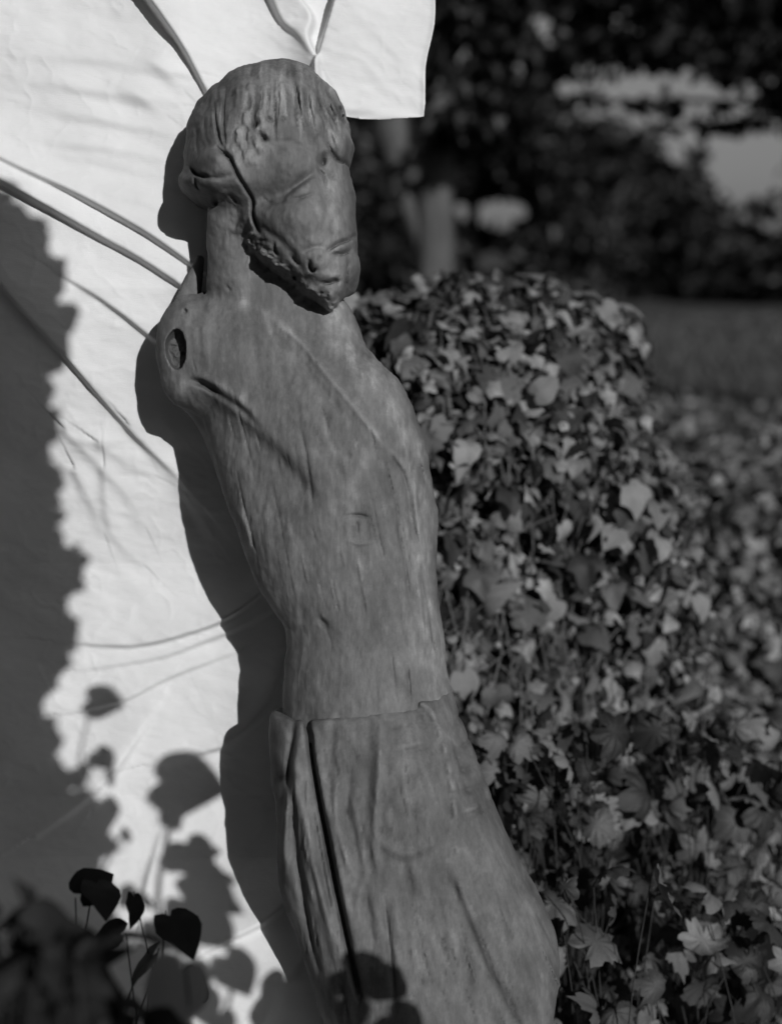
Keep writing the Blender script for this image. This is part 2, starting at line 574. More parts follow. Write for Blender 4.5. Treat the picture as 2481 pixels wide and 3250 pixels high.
def build_body():
    h = 4.5
    u = np.arange(470, 1450, h, dtype=np.float32); v = np.arange(176, 2336, h, dtype=np.float32); w = np.arange(-330, 380, h, dtype=np.float32)
    U = u[:, None, None]; V = v[None, :, None]; W = w[None, None, :]
    # torso
    torso = [(930, 660, 1010, 0, 90), (950, 610, 1050, 0, 110), (967, 575, 1082, 0, 130), (1005, 535, 1100, 0, 155), (1048, 516, 1120, 0, 172),
             (1085, 510, 1137, 0, 185), (1167, 520, 1181, 0, 200), (1255, 548, 1255, 5, 210), (1336, 598, 1307, 10, 218),
             (1396, 630, 1336, 12, 224), (1455, 656, 1359, 15, 228), (1551, 694, 1376, 15, 232), (1624, 723, 1388, 12, 232),
             (1713, 760, 1385, 8, 230), (1816, 799, 1385, 4, 226), (1880, 828, 1391, 0, 222), (1930, 866, 1397, 0, 218),
             (1990, 906, 1404, 0, 214), (2040, 914, 1410, 0, 212), (2127, 903, 1416, 0, 216), (2215, 898, 1440, 0, 224), (2336, 900, 1470, 0, 230)]
    f = loft(U, V, W, torso, 2.25)
    neck = [(640, 690, 1010, 0, 120), (700, 678, 1010, 10, 125), (800, 670, 1010, 15, 128), (880, 668, 1030, 15, 130), (930, 660, 1050, 12, 138), (980, 620, 1080, 5, 150), (1030, 580, 1100, 0, 160), (1060, 570, 1110, 0, 150)]
    f = smin(f, loft(U, V, W, neck, 2.2), 22)
    # strong tendon of the neck rising to the ear
    p0 = np.array([748, 600, 150.0]); p1 = np.array([758, 900, 70.0]); d = p1 - p0
    t = np.clip(((U - p0[0]) * d[0] + (V - p0[1]) * d[1] + (W - p0[2]) * d[2]) / (d @ d), 0, 1)
    q = np.sqrt((U - p0[0] - t * d[0]) ** 2 + (V - p0[1] - t * d[1]) ** 2 + (W - p0[2] - t * d[2]) ** 2) - (70 + 24 * t)
    f = smin(f, q.astype(np.float32), 24)
    # far shoulder falling away behind the chin
    f = smin(f, ellipsoid(U, V, W, (1020, 1120, -20), (120, 170, 150)), 50)
    # near shoulder and stump
    f = smin(f, ellipsoid(U, V, W, (606, 1105, 40), (100, 160, 112)), 30)
    f = smin(f, ellipsoid(U, V, W, (600, 1215, 60), (72, 75, 80)), 24)
    # veil strip falling behind the neck
    sd_ = None
    p0 = np.array([630, 818, -40.0]); p1 = np.array([586, 990, -10.0])
    d = p1 - p0
    for lo, hi, r0, r1 in ((0, 1, 15, 48),):
        t = np.clip(((U - p0[0]) * d[0] + (V - p0[1]) * d[1] + (W - p0[2]) * d[2]) / (d @ d), 0, 1)
        q = np.sqrt((U - p0[0] - t * d[0]) ** 2 + (V - p0[1] - t * d[1]) ** 2 + (W - p0[2] - t * d[2]) ** 2) - (r0 + t * (r1 - r0))
        f = smin(f, q.astype(np.float32), 8)
    # slot between veil and neck
    p0 = np.array([655, 770, 0.0]); p1 = np.array([660, 940, 20.0]); d = p1 - p0
    t = np.clip(((U - p0[0]) * d[0] + (V - p0[1]) * d[1]) / (d[:2] @ d[:2]), 0, 1)
    q = np.sqrt((U - p0[0] - t * d[0]) ** 2 + (V - p0[1] - t * d[1]) ** 2 + 0 * W) - (15 - 8 * t)
    q = np.maximum(q, -60 - W)
    f = np.maximum(f, -q)
    # breasts under the bodice, side turning away
    f = smin(f, ellipsoid(U, V, W, (1090, 1360, 120), (190, 200, 125)), 110)
    # head
    head = [(195, 888, 908, 0, 12), (205, 850, 945, 0, 66), (226, 796, 985, 0, 130), (250, 745, 1008, 5, 180), (274, 711, 1030, 10, 212),
            (312, 668, 1078, 15, 242), (352, 630, 1096, 20, 265), (392, 606, 1103, 25, 280), (427, 595, 1108, 30, 290), (475, 590, 1120, 35, 295),
            (512, 590, 1112, 38, 293), (534, 590, 1108, 40, 290), (582, 584, 1118, 45, 284), (620, 588, 1128, 52, 276), (640, 606, 1129, 56, 272), (658, 668, 1128, 62, 266),
            (689, 735, 1128, 72, 256), (720, 757, 1132, 84, 246), (750, 770, 1132, 96, 234), (790, 796, 1132, 110, 212), (823, 820, 1134, 118, 200),
            (866, 868, 1132, 130, 176), (898, 926, 1120, 138, 148), (930, 965, 1096, 143, 118), (950, 990, 1080, 146, 90), (966, 1018, 1066, 148, 58), (980, 1042, 1050, 148, 12)]
    hd = loft(U, V, W, head, 2.15)
    # far lock of hair hanging beside the chin
    hd = smin(hd, ellipsoid(U, V, W, (1110, 878, 70), (29, 66, 60)), 22)
    f = smin(f, hd, np.interp(v, [640, 690, 775, 815], [14, 55, 45, 7])[None, :, None])
    # the back is sawn flat where it was bolted to the ship
    wb = np.interp(v, [176, 1000, 1350, 1600, 2336], [-98, -98, -175, -260, -260])[None, :, None]
    f = np.maximum(f, wb - W)

    R = Relief(u, v)
    R.drape(f, w)
    n1 = fbm2(R.U / 70, R.V / 120, 11, 4); n2 = fbm2(R.U / 16, R.V / 70, 23, 3); n3 = fbm2(R.U / 30, R.V / 34, 31, 4)
    n4 = fbm2(R.U / 11, R.V / 15, 37, 3)
    hd_ = np.clip((1000 - R.V) / 120, 0, 1)
    R.H += 5 * n1 + 2.0 * n2 + (1.6 + 1.6 * hd_) * n3 + (0.8 + 1.3 * hd_) * n4
    R.C *= 1 + 0.16 * n1 + 0.14 * n2
    wr = fbm2((R.U - 0.3 * R.V) / 26, R.V / 60, 301, 5); wl = fbm2((R.U - 0.25 * R.V) / 120, R.V / 190, 302, 3)
    R.C *= 1 + 0.27 * np.clip((wr + 0.5 * wl - 0.10) / 0.45, 0, 1) - 0.12 * np.clip((-wr - 0.15) / 0.3, 0, 1)
    # ---- hair
    R.line(hc((525, 420), (535, 560), (560, 660), (600, 720)), 4.5, -11, -0.35)
    R.line(hc((592, 330), (578, 480), (580, 600), (590, 690)), 4.0, -10, -0.35)
    R.line(hc((470, 470), (470, 600), (500, 700)), 6, -4, -0.1)
    R.line(hc((420, 560), (420, 680), (440, 760)), 6, -4, -0.1)
    R.blob(hc((540, 500))[0], (55, 90), 7)
    for k in range(80):                                          # split, weathered strands over the crown
        x0 = 720 + 560 * rng.random(); y0 = 240 + 120 * rng.random() + 0.25 * abs(x0 - 930)
        dx = (x0 - 900) * 0.32 + rng.normal(0, 14); ln = 120 + 240 * rng.random()
        R.line(hc((x0, y0), (x0 + dx * .35, y0 + ln * .45), (x0 + dx, y0 + ln)), 2.5 + 4 * rng.random(), rng.normal(-0.5, 3.2), rng.normal(0.08, 0.30))
    R.line(hc((990, 260), (1010, 360), (1050, 520)), 4, -7, -0.35)
    R.line(hc((1030, 330), (1040, 430), (1060, 560)), 4, 7, 0.3)
    R.line(hc((920, 260), (900, 330), (930, 410)), 6, 6, 0.35)
    R.line(hc((700, 300), (715, 380), (700, 480)), 9, -6, -0.15)
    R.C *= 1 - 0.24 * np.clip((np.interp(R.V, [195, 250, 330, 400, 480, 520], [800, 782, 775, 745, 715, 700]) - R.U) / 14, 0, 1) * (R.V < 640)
    top = np.clip((np.interp(R.U, [560, 780, 850, 1060, 1130], [330, 470, 455, 470, 500]) - R.V) / 40, 0, 1)
    s1 = fbm2((R.U - 0.2 * (R.U - 880) * (R.V - 200) / 300) / 9, R.V / 75, 91, 3)
    R.H += top * 3.4 * s1; R.C *= 1 + top * 0.60 * s1
    R.blob(hc((930, 330))[0], (105, 70), 0, 0.42, 10)  # brightness of the lit hair top painted into the tone
    R.blob(hc((1010, 520))[0], (70, 70), 0, 0.12, 10)
    # stripped patch above the brow
    pm = np.exp(-(((R.U - hc((735, 640))[0][0]) / 70) ** 2 + ((R.V - hc((735, 640))[0][1]) / 95) ** 2) ** 1.6)
    rough = fbm2(R.U / 13, R.V / 26, 41, 4)
    R.H += pm * (13 * rough + 3); R.C *= 1 + pm * (0.80 + 0.65 * rough)
    for p, r, hh in (((762, 555), (7, 14), -26), ((850, 520), (12, 9), -18), ((815, 630), (16, 8), -26), ((935, 515), (9, 8), -12), ((705, 500), (12, 14), 12), ((800, 580), (14, 12), 13), ((660, 600), (14, 10), 9), ((730, 660), (9, 22), -10), ((700, 770), (14, 20), 8)):
        R.blob(hc(p)[0], r, hh, -0.45 if hh < 0 else 0.3, 35)
    # lower edge of hair over the brow, ragged
    R.step(hc((700, 830), (800, 760), (870, 660), (980, 640), (1080, 700), (1170, 730), (1230, 680)), 7, -9, 60, 1)
    R.line(hc((540, 690), (615, 755), (660, 850), (715, 935), (745, 990), (752, 1090), (790, 1195)), 5, -24, -0.5, 0.12)
    R.line(hc((560, 720), (610, 740), (640, 800)), 8, -16, -0.3)
    R.line(hc((640, 740), (680, 830), (720, 900)), 8, 8, 0.3)
    # right-hand locks
    R.line(hc((1190, 350), (1250, 440), (1300, 545)), 7, -5, -0.3)
    R.line(hc((1100, 420), (1170, 520), (1180, 650)), 6, -7, -0.2)
    R.blob(hc((1270, 690))[0], (38, 44), 12, 0.0, 20)
    R.line(hc((1190, 660), (1240, 750), (1330, 795)), 6, -15, -0.4)
    R.line(hc((1210, 590), (1250, 660), (1280, 740)), 8, 6, 0.3)
    R.blob(hc((1160, 765))[0], (12, 16), -26, -0.55)
    R.line(hc((1130, 800), (1170, 850), (1185, 920)), 5, -12, -0.35)
    R.blob(hc((1215, 850))[0], (12, 16), -10, -0.3)
    R.blob(hc((1190, 710))[0], (14, 10), 10, 0.25)
    # ---- roll of hair over the ear, and the ear
    R.blob(hc((530, 800))[0], (64, 46), 40, 0.10, 25, 3)
    R.blob(hc((455, 930))[0], (58, 42), 46, 0.04, 10, 3)
    R.line(hc((395, 815), (430, 860), (505, 888)), 7, -32, -0.35)
    R.line(hc((420, 890), (435, 940), (465, 985)), 4, -16, -0.3)
    R.line(hc((505, 890), (560, 880), (640, 850)), 8, -10, -0.1)
    R.line(hc((345, 975), (400, 1015), (470, 1025), (550, 995)), 10, -52, -0.5, 0.1)
    R.line(hc((540, 1010), (580, 965), (610, 955)), 8, 10, 0.15)
    R.line(hc((610, 960), (640, 990), (660, 1010)), 5, -9, -0.3)
    # ---- face
    R.blob(hc((950, 760))[0], (95, 50), 22)                      # forehead
    R.blob(hc((870, 955))[0], (80, 38), -40, -0.06, -12)          # eye socket
    R.line(hc((930, 955), (1010, 900), (1120, 830)), 12, -18, -0.1)
    R.line(hc((960, 985), (1030, 990), (1120, 960)), 4, -8, -0.25)
    R.blob(hc((1045, 935))[0], (52, 20), 18, 0.0, -22)           # lid
    R.line(hc((800, 960), (850, 1005), (940, 1000)), 6, -9, -0.15)
    R.blob(hc((1010, 1120))[0], (105, 75), 26)                   # cheek
    R.blob(hc((1250, 1080))[0], (60, 80), 8)
    R.line(hc((1175, 930), (1190, 1020), (1200, 1100)), 8, -7, -0.1)
    R.line(hc((1180, 1310), (1260, 1255), (1355, 1222)), 6, -16, -0.35)
    R.line(hc((1215, 1318), (1280, 1318), (1335, 1300)), 5, -13, -0.3)
    R.blob(hc((1285, 1280))[0], (34, 11), 10, 0.1, -12)
    R.blob(hc((1135, 1370))[0], (28, 36), 20)                    # nose
    R.line(hc((1085, 1360), (1088, 1395), (1105, 1422), (1128, 1415)), 5, -26, -0.5)
    R.blob(hc((1155, 1350))[0], (8, 10), -12, -0.3)
    R.line(hc((1040, 1310), (1120, 1280), (1190, 1290)), 9, -9, -0.1)
    R.line(hc((1155, 1492), (1205, 1488), (1240, 1475), (1262, 1492)), 5.5, -18, -0.45)
    R.blob(hc((1200, 1450))[0], (40, 14), 7)
    R.blob(hc((1190, 1560))[0], (45, 26), 14)                    # chin
    R.line(hc((975, 1325), (1000, 1355), (1022, 1385)), 4, -16, -0.4)
    R.line(hc((880, 1255), (880, 1290), (895, 1330)), 4, -14, -0.35)
    R.line(hc((985, 1440), (1010, 1470)), 5, -12, -0.3)
    R.line(hc((1315, 1330), (1312, 1430), (1300, 1555)), 6, -8, -0.35)
    R.line(hc((750, 1100), (800, 1160), (900, 1230), (990, 1320), (1060, 1430)), 12, -8, -0.05)
    R.line(hc((720, 1250), (800, 1330), (880, 1400), (1000, 1500), (1100, 1570)), 16, 9, 0.08)
    jag = fbm2(R.U / 17, R.V / 17, 53, 3)
    jm = np.exp(-(seg_dist(R.U, R.V, hc((740, 1230), (880, 1400), (1080, 1560), (1210, 1620)))[0] / 34) ** 2)
    R.H += jm * 15 * jag; R.C *= 1 + jm * 0.25 * jag
    # ---- neck and chest
    R.line(hc((690, 1210), (720, 1260), (735, 1330), (715, 1420)), 9, 8, 0.32)
    R.line(hc((735, 1090), (745, 1160)), 9, 5, 0.3)
    R.blob(hc((690, 1610))[0], (16, 24), 5, 0.55)
    R.line(hc((590, 1500), (620, 1540)), 5, -6, -0.2)
    R.line(hc((620, 1160), (660, 1180), (720, 1090)), 12, 10, 0.1)
    R.line(tc_((740, 190), (860, 300), (980, 450), (1120, 620), (1200, 720), (1340, 890)), 12, 9, 0.45, 0.1)
    R.line(tc_((700, 230), (820, 350), (940, 500), (1080, 670)), 12, -5, -0.08, 0.1)
    R.line(tc_((1240, 760), (1300, 860), (1350, 950), (1372, 1080), (1388, 1240)), 9, -8, -0.22, 0.25)
    R.line(tc_((1395, 950), (1405, 1100), (1425, 1250), (1410, 1400)), 8, 6, 0.28)
    R.line(tc_((840, 680), (870, 820), (890, 960), (905, 1100)), 4.5, -6, -0.16)
    R.line(tc_((1310, 1020), (1320, 1180), (1350, 1350), (1380, 1600)), 5, -7, -0.15)
    R.line(tc_((1400, 1330), (1420, 1520), (1450, 1750)), 7, 6, 0.25)
    R.line(tc_((1440, 1420), (1470, 1600), (1490, 1750)), 5, -6, -0.12)
    R.line(tc_((540, 1100), (580, 1180), (600, 1260)), 10, 5, 0.25)
    # arm-hole seam and the side plane
    R.step(tc_((330, 470), (440, 560), (560, 660), (700, 770), (850, 930), (960, 1080)), 20, -34, 170, 1)
    R.line(tc_((320, 470), (400, 500), (470, 550), (560, 610), (640, 690)), 11, -12, -0.22, 0.3)
    R.line(tc_((318, 468), (370, 484), (440, 530)), 10, -20, -0.3, 0.3)
    R.line(tc_((380, 450), (480, 510), (560, 570), (640, 660)), 14, 5, 0.28)
    R.blob(tc_((270, 500))[0], (22, 38), 8, 0.5, 15)
    R.line(tc_((370, 170), (390, 300), (400, 400)), 16, 8, 0.14)
    R.blob(tc_((300, 120))[0], (18, 20), 12, 0.15)
    R.blob(tc_((290, 135))[0], (6, 6), -14, -0.4)
    # carved mark on the bodice
    R.line(tc_((1058, 1128), (1120, 1122), (1185, 1138)), 5, -9, -0.26, 0.3)
    R.line(tc_((1118, 1150), (1122, 1210)), 4.5, -8, -0.22, 0.2)
    R.line(tc_((1075, 1245), (1130, 1262), (1190, 1252)), 5, 5, 0.22, 0.3)
    R.blob(tc_((955, 1645))[0], (9, 20), -16, -0.45, -35)
    # fine upright splits towards the waist
    for k in range(34):
        x0 = 560 + 820 * rng.random(); y0 = 900 + 700 * rng.random(); ln = 90 + 260 * rng.random()
        R.line(tc_((x0, y0), (x0 + ln * .09, y0 + ln * .5), (x0 + ln * .2, y0 + ln)), 2.5 + 3 * rng.random(), rng.normal(0, 3.2), rng.normal(0.02, 0.10))
    for k in range(26):                                          # drying cracks along the grain
        x0 = 520 + 860 * rng.random(); y0 = 1020 + 1050 * rng.random(); ln = 60 + 200 * rng.random() ** 2
        R.line([(x0, y0), (x0 + ln * .12 + rng.normal(0, 3), y0 + ln * .5), (x0 + ln * .25, y0 + ln)], 2.6, -2.5 - 4 * rng.random(), -0.22, 0.4)
    for k in range(150):                                         # paint rubbed off the high spots
        a = rng.random(2)
        p = tc_((500 + 950 * a[0], 100 + 1600 * a[1]))[0]
        R.blob(p, (4 + 8 * rng.random(), 9 + 20 * rng.random()), rng.normal(0, 1.5), rng.normal(0.08, 0.20), -15)
    # lighter strip down the right flank, broken up by noise
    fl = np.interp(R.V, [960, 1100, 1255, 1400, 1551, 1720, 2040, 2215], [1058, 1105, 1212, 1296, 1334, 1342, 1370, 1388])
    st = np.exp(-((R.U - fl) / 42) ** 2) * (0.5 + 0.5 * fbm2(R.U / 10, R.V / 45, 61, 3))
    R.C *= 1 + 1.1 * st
    for p, r, tt in (((770, 212), (34, 14), 0.55), ((822, 352), (20, 20), 0.4), ((572, 95), (14, 16), 0.6), ((690, 150), (26, 12), 0.3), ((1040, 130), (24, 40), 0.4), ((1010, 300), (20, 20), 0.3), ((930, 560), (14, 14), 0.3), ((1140, 900), (16, 60), 0.25), ((560, 560), (12, 50), 0.3)):
        R.blob(tc_(p)[0], r, 0.5, tt, 35)
    for y0 in (2060, 2110):
        for k in range(4):
            x0 = 920 + 460 * rng.random()
            R.line([(x0, y0), (x0 + 6, y0 + 60), (x0 + 10, y0 + 120)], 4, rng.normal(0, 3.5), rng.normal(0, 0.1))
    # the crown is broken and split all round
    cr = np.clip((470 - V) / 90, 0, 1) * (7 * fbm2(U[:, :, 0] / 34 + 0 * V[:, :, 0], V[:, :, 0] / 60 + 0 * U[:, :, 0], 83, 3)[:, :, None] + 5 * fbm2(W[0] / 22 + 0 * V[0], V[0] / 70 + 0 * W[0], 85, 3)[None])
    f = f + cr.astype(np.float32)
    R.apply(f, W)
    # socket of the missing arm, cut last
    hole = ellipsoid(U + 9 * fbm2(V / 26, W / 60, 73, 2), V, W, (578, 1124, 150), (35, 63, 95))
    hole = np.maximum(hole, -(W - 92 - 0.25 * (U - 578) - 16 * fbm2(R.U / 12, R.V / 12, 71, 3)[:, :, None]))
    f = np.maximum(f, -hole)
    Vt, q = surface_nets(f, (u[0], v[0], w[0]), h)
    iu = np.clip(((Vt[:, 0] - u[0]) / h).round().astype(int), 0, len(u) - 1); iv = np.clip(((Vt[:, 1] - v[0]) / h).round().astype(int), 0, len(v) - 1)
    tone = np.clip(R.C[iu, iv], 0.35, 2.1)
    tone = np.where(Vt[:, 2] > -40, tone, 0.75)
    return Vt, q, tone


def split_build(Vt, q, tone, regions, mats):
    """one carved surface -> several parts with shared normals"""
    P = T(Vt[:, 0], Vt[:, 1], Vt[:, 2])
    full = make_mesh('tmp', P, q, None)
    nrm = np.empty(len(P) * 3, np.float32)
    full.vertices.foreach_get('normal', nrm)
    nrm = nrm.reshape(-1, 3)
    fc = Vt[q].mean(1)
    reg = regions(fc)
    for name in mats:
        qq = q[reg == name]
        if not len(qq): continue
        used, inv = np.unique(qq, return_inverse=True)
        m = make_mesh(name, P[used] - ROOT_P, inv.reshape(qq.shape), mats[name], True, tone[used])
        m.normals_split_custom_set_from_vertices(nrm[used].tolist())
        link(name, m, fig)
    bpy.data.meshes.remove(full)


BV, BQ, BT = build_body()


def body_regions(c):
    u, v, w = c[:, 0], c[:, 1], c[:, 2]
    line = np.interp(u, [560, 680, 700, 745, 790, 835, 870, 925, 980, 1030, 1060, 1115, 1140],
                     [650, 648, 560, 530, 545, 505, 455, 443, 475, 492, 470, 525, 530])
    r = np.where(v < line, 'hair', 'body')
    sock = (((u - 578) / 37) ** 2 + ((v - 1124) / 66) ** 2 < 1) & (w < 128)
    sock &= (w > 20)
    return np.where(sock, 'arm_socket', r)


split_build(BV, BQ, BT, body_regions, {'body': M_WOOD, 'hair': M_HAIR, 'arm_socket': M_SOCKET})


def build_skirt():
    h = 7.0
    u = np.arange(820, 1860, h, dtype=np.float32); v = np.arange(2150, 4210, h, dtype=np.float32); w = np.arange(-370, 390, h, dtype=np.float32)
    U = u[:, None, None]; V = v[None, :, None]; W = w[None, None, :]
    rows = [(2160, 884, 1424, 0, 226), (2215, 876, 1439, 0, 230), (2256, 862, 1452, 0, 238), (2295, 854, 1468, 0, 250), (2395, 858, 1510, 0, 266), (2519, 870, 1556, 0, 278),
            (2635, 875, 1604, 0, 288), (2732, 880, 1654, 0, 296), (2798, 886, 1688, 0, 300), (2850, 902, 1713, 0, 302), (2954, 938, 1757, 0, 306), (3027, 964, 1771, 0, 308),
            (3101, 986, 1769, 0, 310), (3175, 1010, 1757, 0, 310), (3262, 1049, 1745, 0, 308), (3400, 1100, 1730, 0, 300), (3800, 1190, 1700, 0, 270), (4210, 1250, 1680, 0, 250)]
    f = loft(U, V, W, rows, 2.35)
    vt = np.interp(u, [820, 859, 960, 1060, 1150, 1300, 1400, 1460], [2250, 2252, 2264, 2252, 2237, 2223, 2186, 2160])[:, None, None]
    f = smax(f, (vt - V) + 0 * U, 22)
    f = np.maximum(f, sheet_w(v)[None, :, None] + 16 - W)
    R = Relief(u, v)
    R.drape(f, w)
    n1 = fbm2(R.U / 80, R.V / 170, 111, 4); n2 = fbm2((R.U - 0.35 * R.V) / 15, R.V / 90, 123, 3)
    R.H += 5 * n1 + 2.2 * n2
    R.C *= 1 + 0.16 * n1 + 0.14 * n2
    wr = fbm2((R.U - 0.3 * R.V) / 26, R.V / 60, 303, 5); wl = fbm2((R.U - 0.25 * R.V) / 120, R.V / 190, 304, 3)
    R.C *= 1 + 0.27 * np.clip((wr + 0.5 * wl - 0.10) / 0.45, 0, 1) - 0.12 * np.clip((-wr - 0.15) / 0.3, 0, 1)
    # pleats
    R.line(kc((487, 480), (492, 560), (505, 680), (545, 900), (585, 1110), (620, 1280), (660, 1470), (700, 1640)), 9, -54, -0.2, 0.05)
    R.line(kc((520, 640), (570, 880), (612, 1080), (650, 1260), (700, 1480)), 14, 15, 0.06)
    R.line(kc((470, 500), (455, 570), (440, 700), (470, 900), (520, 1120), (575, 1330), (620, 1500)), 15, 18, 0.1)
    R.line(kc((440, 470), (420, 580), (405, 720), (420, 820)), 9, -12, -0.1)
    R.line(kc((430, 700), (405, 850), (395, 1000), (400, 1140)), 12, 15, 0.16)
    R.line(kc((432, 900), (440, 1050), (465, 1220), (500, 1400), (540, 1560)), 11, -15, -0.14)
    R.line(kc((500, 800), (530, 1000), (560, 1180), (600, 1360)), 8, -12, -0.1)
    R.line(kc((475, 980), (490, 1130), (520, 1290)), 11, 12, 0.14)
    R.line(kc((612, 730), (598, 820), (615, 950), (650, 1080), (668, 1180)), 14, 17, 0.22)
    R.line(kc((590, 500), (580, 620), (575, 740)), 14, -10, -0.05)
    R.line(kc((660, 720), (650, 860), (680, 1000), (700, 1120)), 13, -13, -0.08)
    R.line(kc((720, 1130), (690, 1260), (700, 1420)), 14, 11, 0.12)
    R.line(kc((785, 480), (780, 680), (765, 850), (760, 1000), (770, 1120)), 12, 12, 0.14)
    R.line(kc((740, 480), (735, 700), (725, 900)), 14, -8, -0.05)
    R.line(kc((700, 1130), (740, 1300), (760, 1500)), 12, -10, -0.08)
    R.line(kc((800, 1210), (810, 1330), (830, 1500), (845, 1700)), 9, -18, -0.14)
    R.line(kc((845, 1210), (850, 1300), (870, 1420)), 12, 10, 0.12)
    # gathered drape on the hip
    R.blob(kc((910, 830))[0], (95, 170), 18, 0, 0, 3)
    R.line(kc((760, 960), (800, 1010), (880, 1040), (960, 1020), (1030, 950)), 13, 6, 0.10)
    R.line(kc((790, 1060), (880, 1085), (970, 1065), (1040, 1010)), 16, -7, -0.06)
    for a in (((805, 785), (880, 745), (1000, 680)), ((815, 530), (880, 512), (940, 490)), ((830, 900), (900, 880), (1000, 830)), ((840, 640), (920, 620), (985, 600))):
        R.line(kc(*a), 8, -5, -0.12, 0.3)
    R.line(kc((840, 605), (890, 600), (945, 590)), 8, 6, 0.25)
    R.line(kc((850, 835), (920, 815), (960, 815)), 8, 4, 0.15)
    # twisted edge with its row of turns
    R.line(kc((925, 380), (985, 450), (1030, 540), (1055, 640), (1080, 780), (1098, 905)), 15, 13, 0.12, 0.08)
    for x, y in ((945, 405), (1000, 470), (1028, 540), (1052, 610), (1066, 690), (1078, 760), (1088, 850), (1096, 890)):
        R.blob(kc((x, y))[0], (8, 18), 5, 0.40, -15)
    for x, y in ((1022, 505), (1045, 580), (1060, 650), (1072, 725), (1082, 800)):
        R.blob(kc((x, y))[0], (12, 8), -5, -0.15, -15)
    for a in (((1045, 530), (1090, 510), (1125, 480)), ((1075, 640), (1120, 610), (1160, 580)), ((1085, 725), (1140, 700), (1190, 680)), ((1095, 795), (1150, 785), (1215, 755)), ((1100, 905), (1160, 885), (1240, 835))):
        R.line(kc(*a), 10, -7, -0.12, 0.3)
    R.line(kc((1120, 870), (1160, 860), (1190, 850)), 9, 5, 0.35)
    R.line(kc((1215, 760), (1225, 800), (1238, 830)), 8, 6, 0.3)
    # long plane breaks down the front
    R.step(kc((1040, 1040), (1100, 1180), (1160, 1320), (1240, 1500), (1330, 1700), (1400, 1850)), 16, -26, 200, 1)
    R.line(kc((1050, 1060), (1110, 1200), (1160, 1320), (1240, 1500), (1330, 1700)), 16, 8, 0.12)
    R.line(kc((880, 1080), (900, 1160), (905, 1260)), 10, -9, -0.05)
    R.line(kc((1010, 1130), (1030, 1300), (1060, 1480)), 18, -12, -0.05)
    R.line(kc((1160, 1450), (1180, 1600), (1200, 1700)), 16, 9, 0.12)
    for k in range(70):
        x0 = 340 + 1100 * rng.random(); y0 = 500 + 1200 * rng.random(); ln = 80 + 260 * rng.random(); sl = 0.05 + 0.4 * max(0, (x0 - 700) / 700)
        R.line(kc((x0, y0), (x0 + ln * sl * .5, y0 + ln * .5), (x0 + ln * sl, y0 + ln)), 2.5 + 3.5 * rng.random(), rng.normal(0, 3.5), rng.normal(0.02, 0.12))
    for k in range(46):
        x0 = 900 + 700 * rng.random(); y0 = 2300 + 800 * rng.random(); ln = 60 + 220 * rng.random() ** 2; sl = 0.15 + 0.3 * max(0, (x0 - 1150) / 500)
        R.line([(x0, y0), (x0 + ln * sl * .5 + rng.normal(0, 3), y0 + ln * .5), (x0 + ln * sl, y0 + ln)], 3.4, -3 - 5 * rng.random(), -0.22, 0.4)
    for k in range(130):
        p = kc((330 + 1150 * rng.random(), 420 + 1300 * rng.random()))[0]
        R.blob(p, (4 + 6 * rng.random(), 10 + 24 * rng.random()), rng.normal(0, 1.5), rng.normal(0.06, 0.18), -20)
    R.apply(f, W, -150, 0)
    Vt, q = surface_nets(f, (u[0], v[0], w[0]), h)
    iu = np.clip(((Vt[:, 0] - u[0]) / h).round().astype(int), 0, len(u) - 1); iv = np.clip(((Vt[:, 1] - v[0]) / h).round().astype(int), 0, len(v) - 1)
    tone = np.where(Vt[:, 2] > -40, np.clip(R.C[iu, iv], 0.4, 2.0), 0.9)
    return Vt, q, tone


SV, SQ, ST = build_skirt()
split_build(SV, SQ, ST, lambda c: np.full(len(c), 'skirt'), {'skirt': M_SKIRT})


# ------------------------------------------------------------------ THE WHITE SHEET
def sheet_uv(px, py):
    """pixel seen in the photograph -> place on the sheet in the figure frame"""
    v = py; w = sheet_w(v)
    for _ in range(3):
        k = (F - w) / F
        v = 1625 + (py - 1625) * k
        w = sheet_w(v)
    return 1240.5 + (px - 1240.5) * (F - w) / F, v


def sp(*pts): return [sheet_uv(x, y) for x, y in pts]


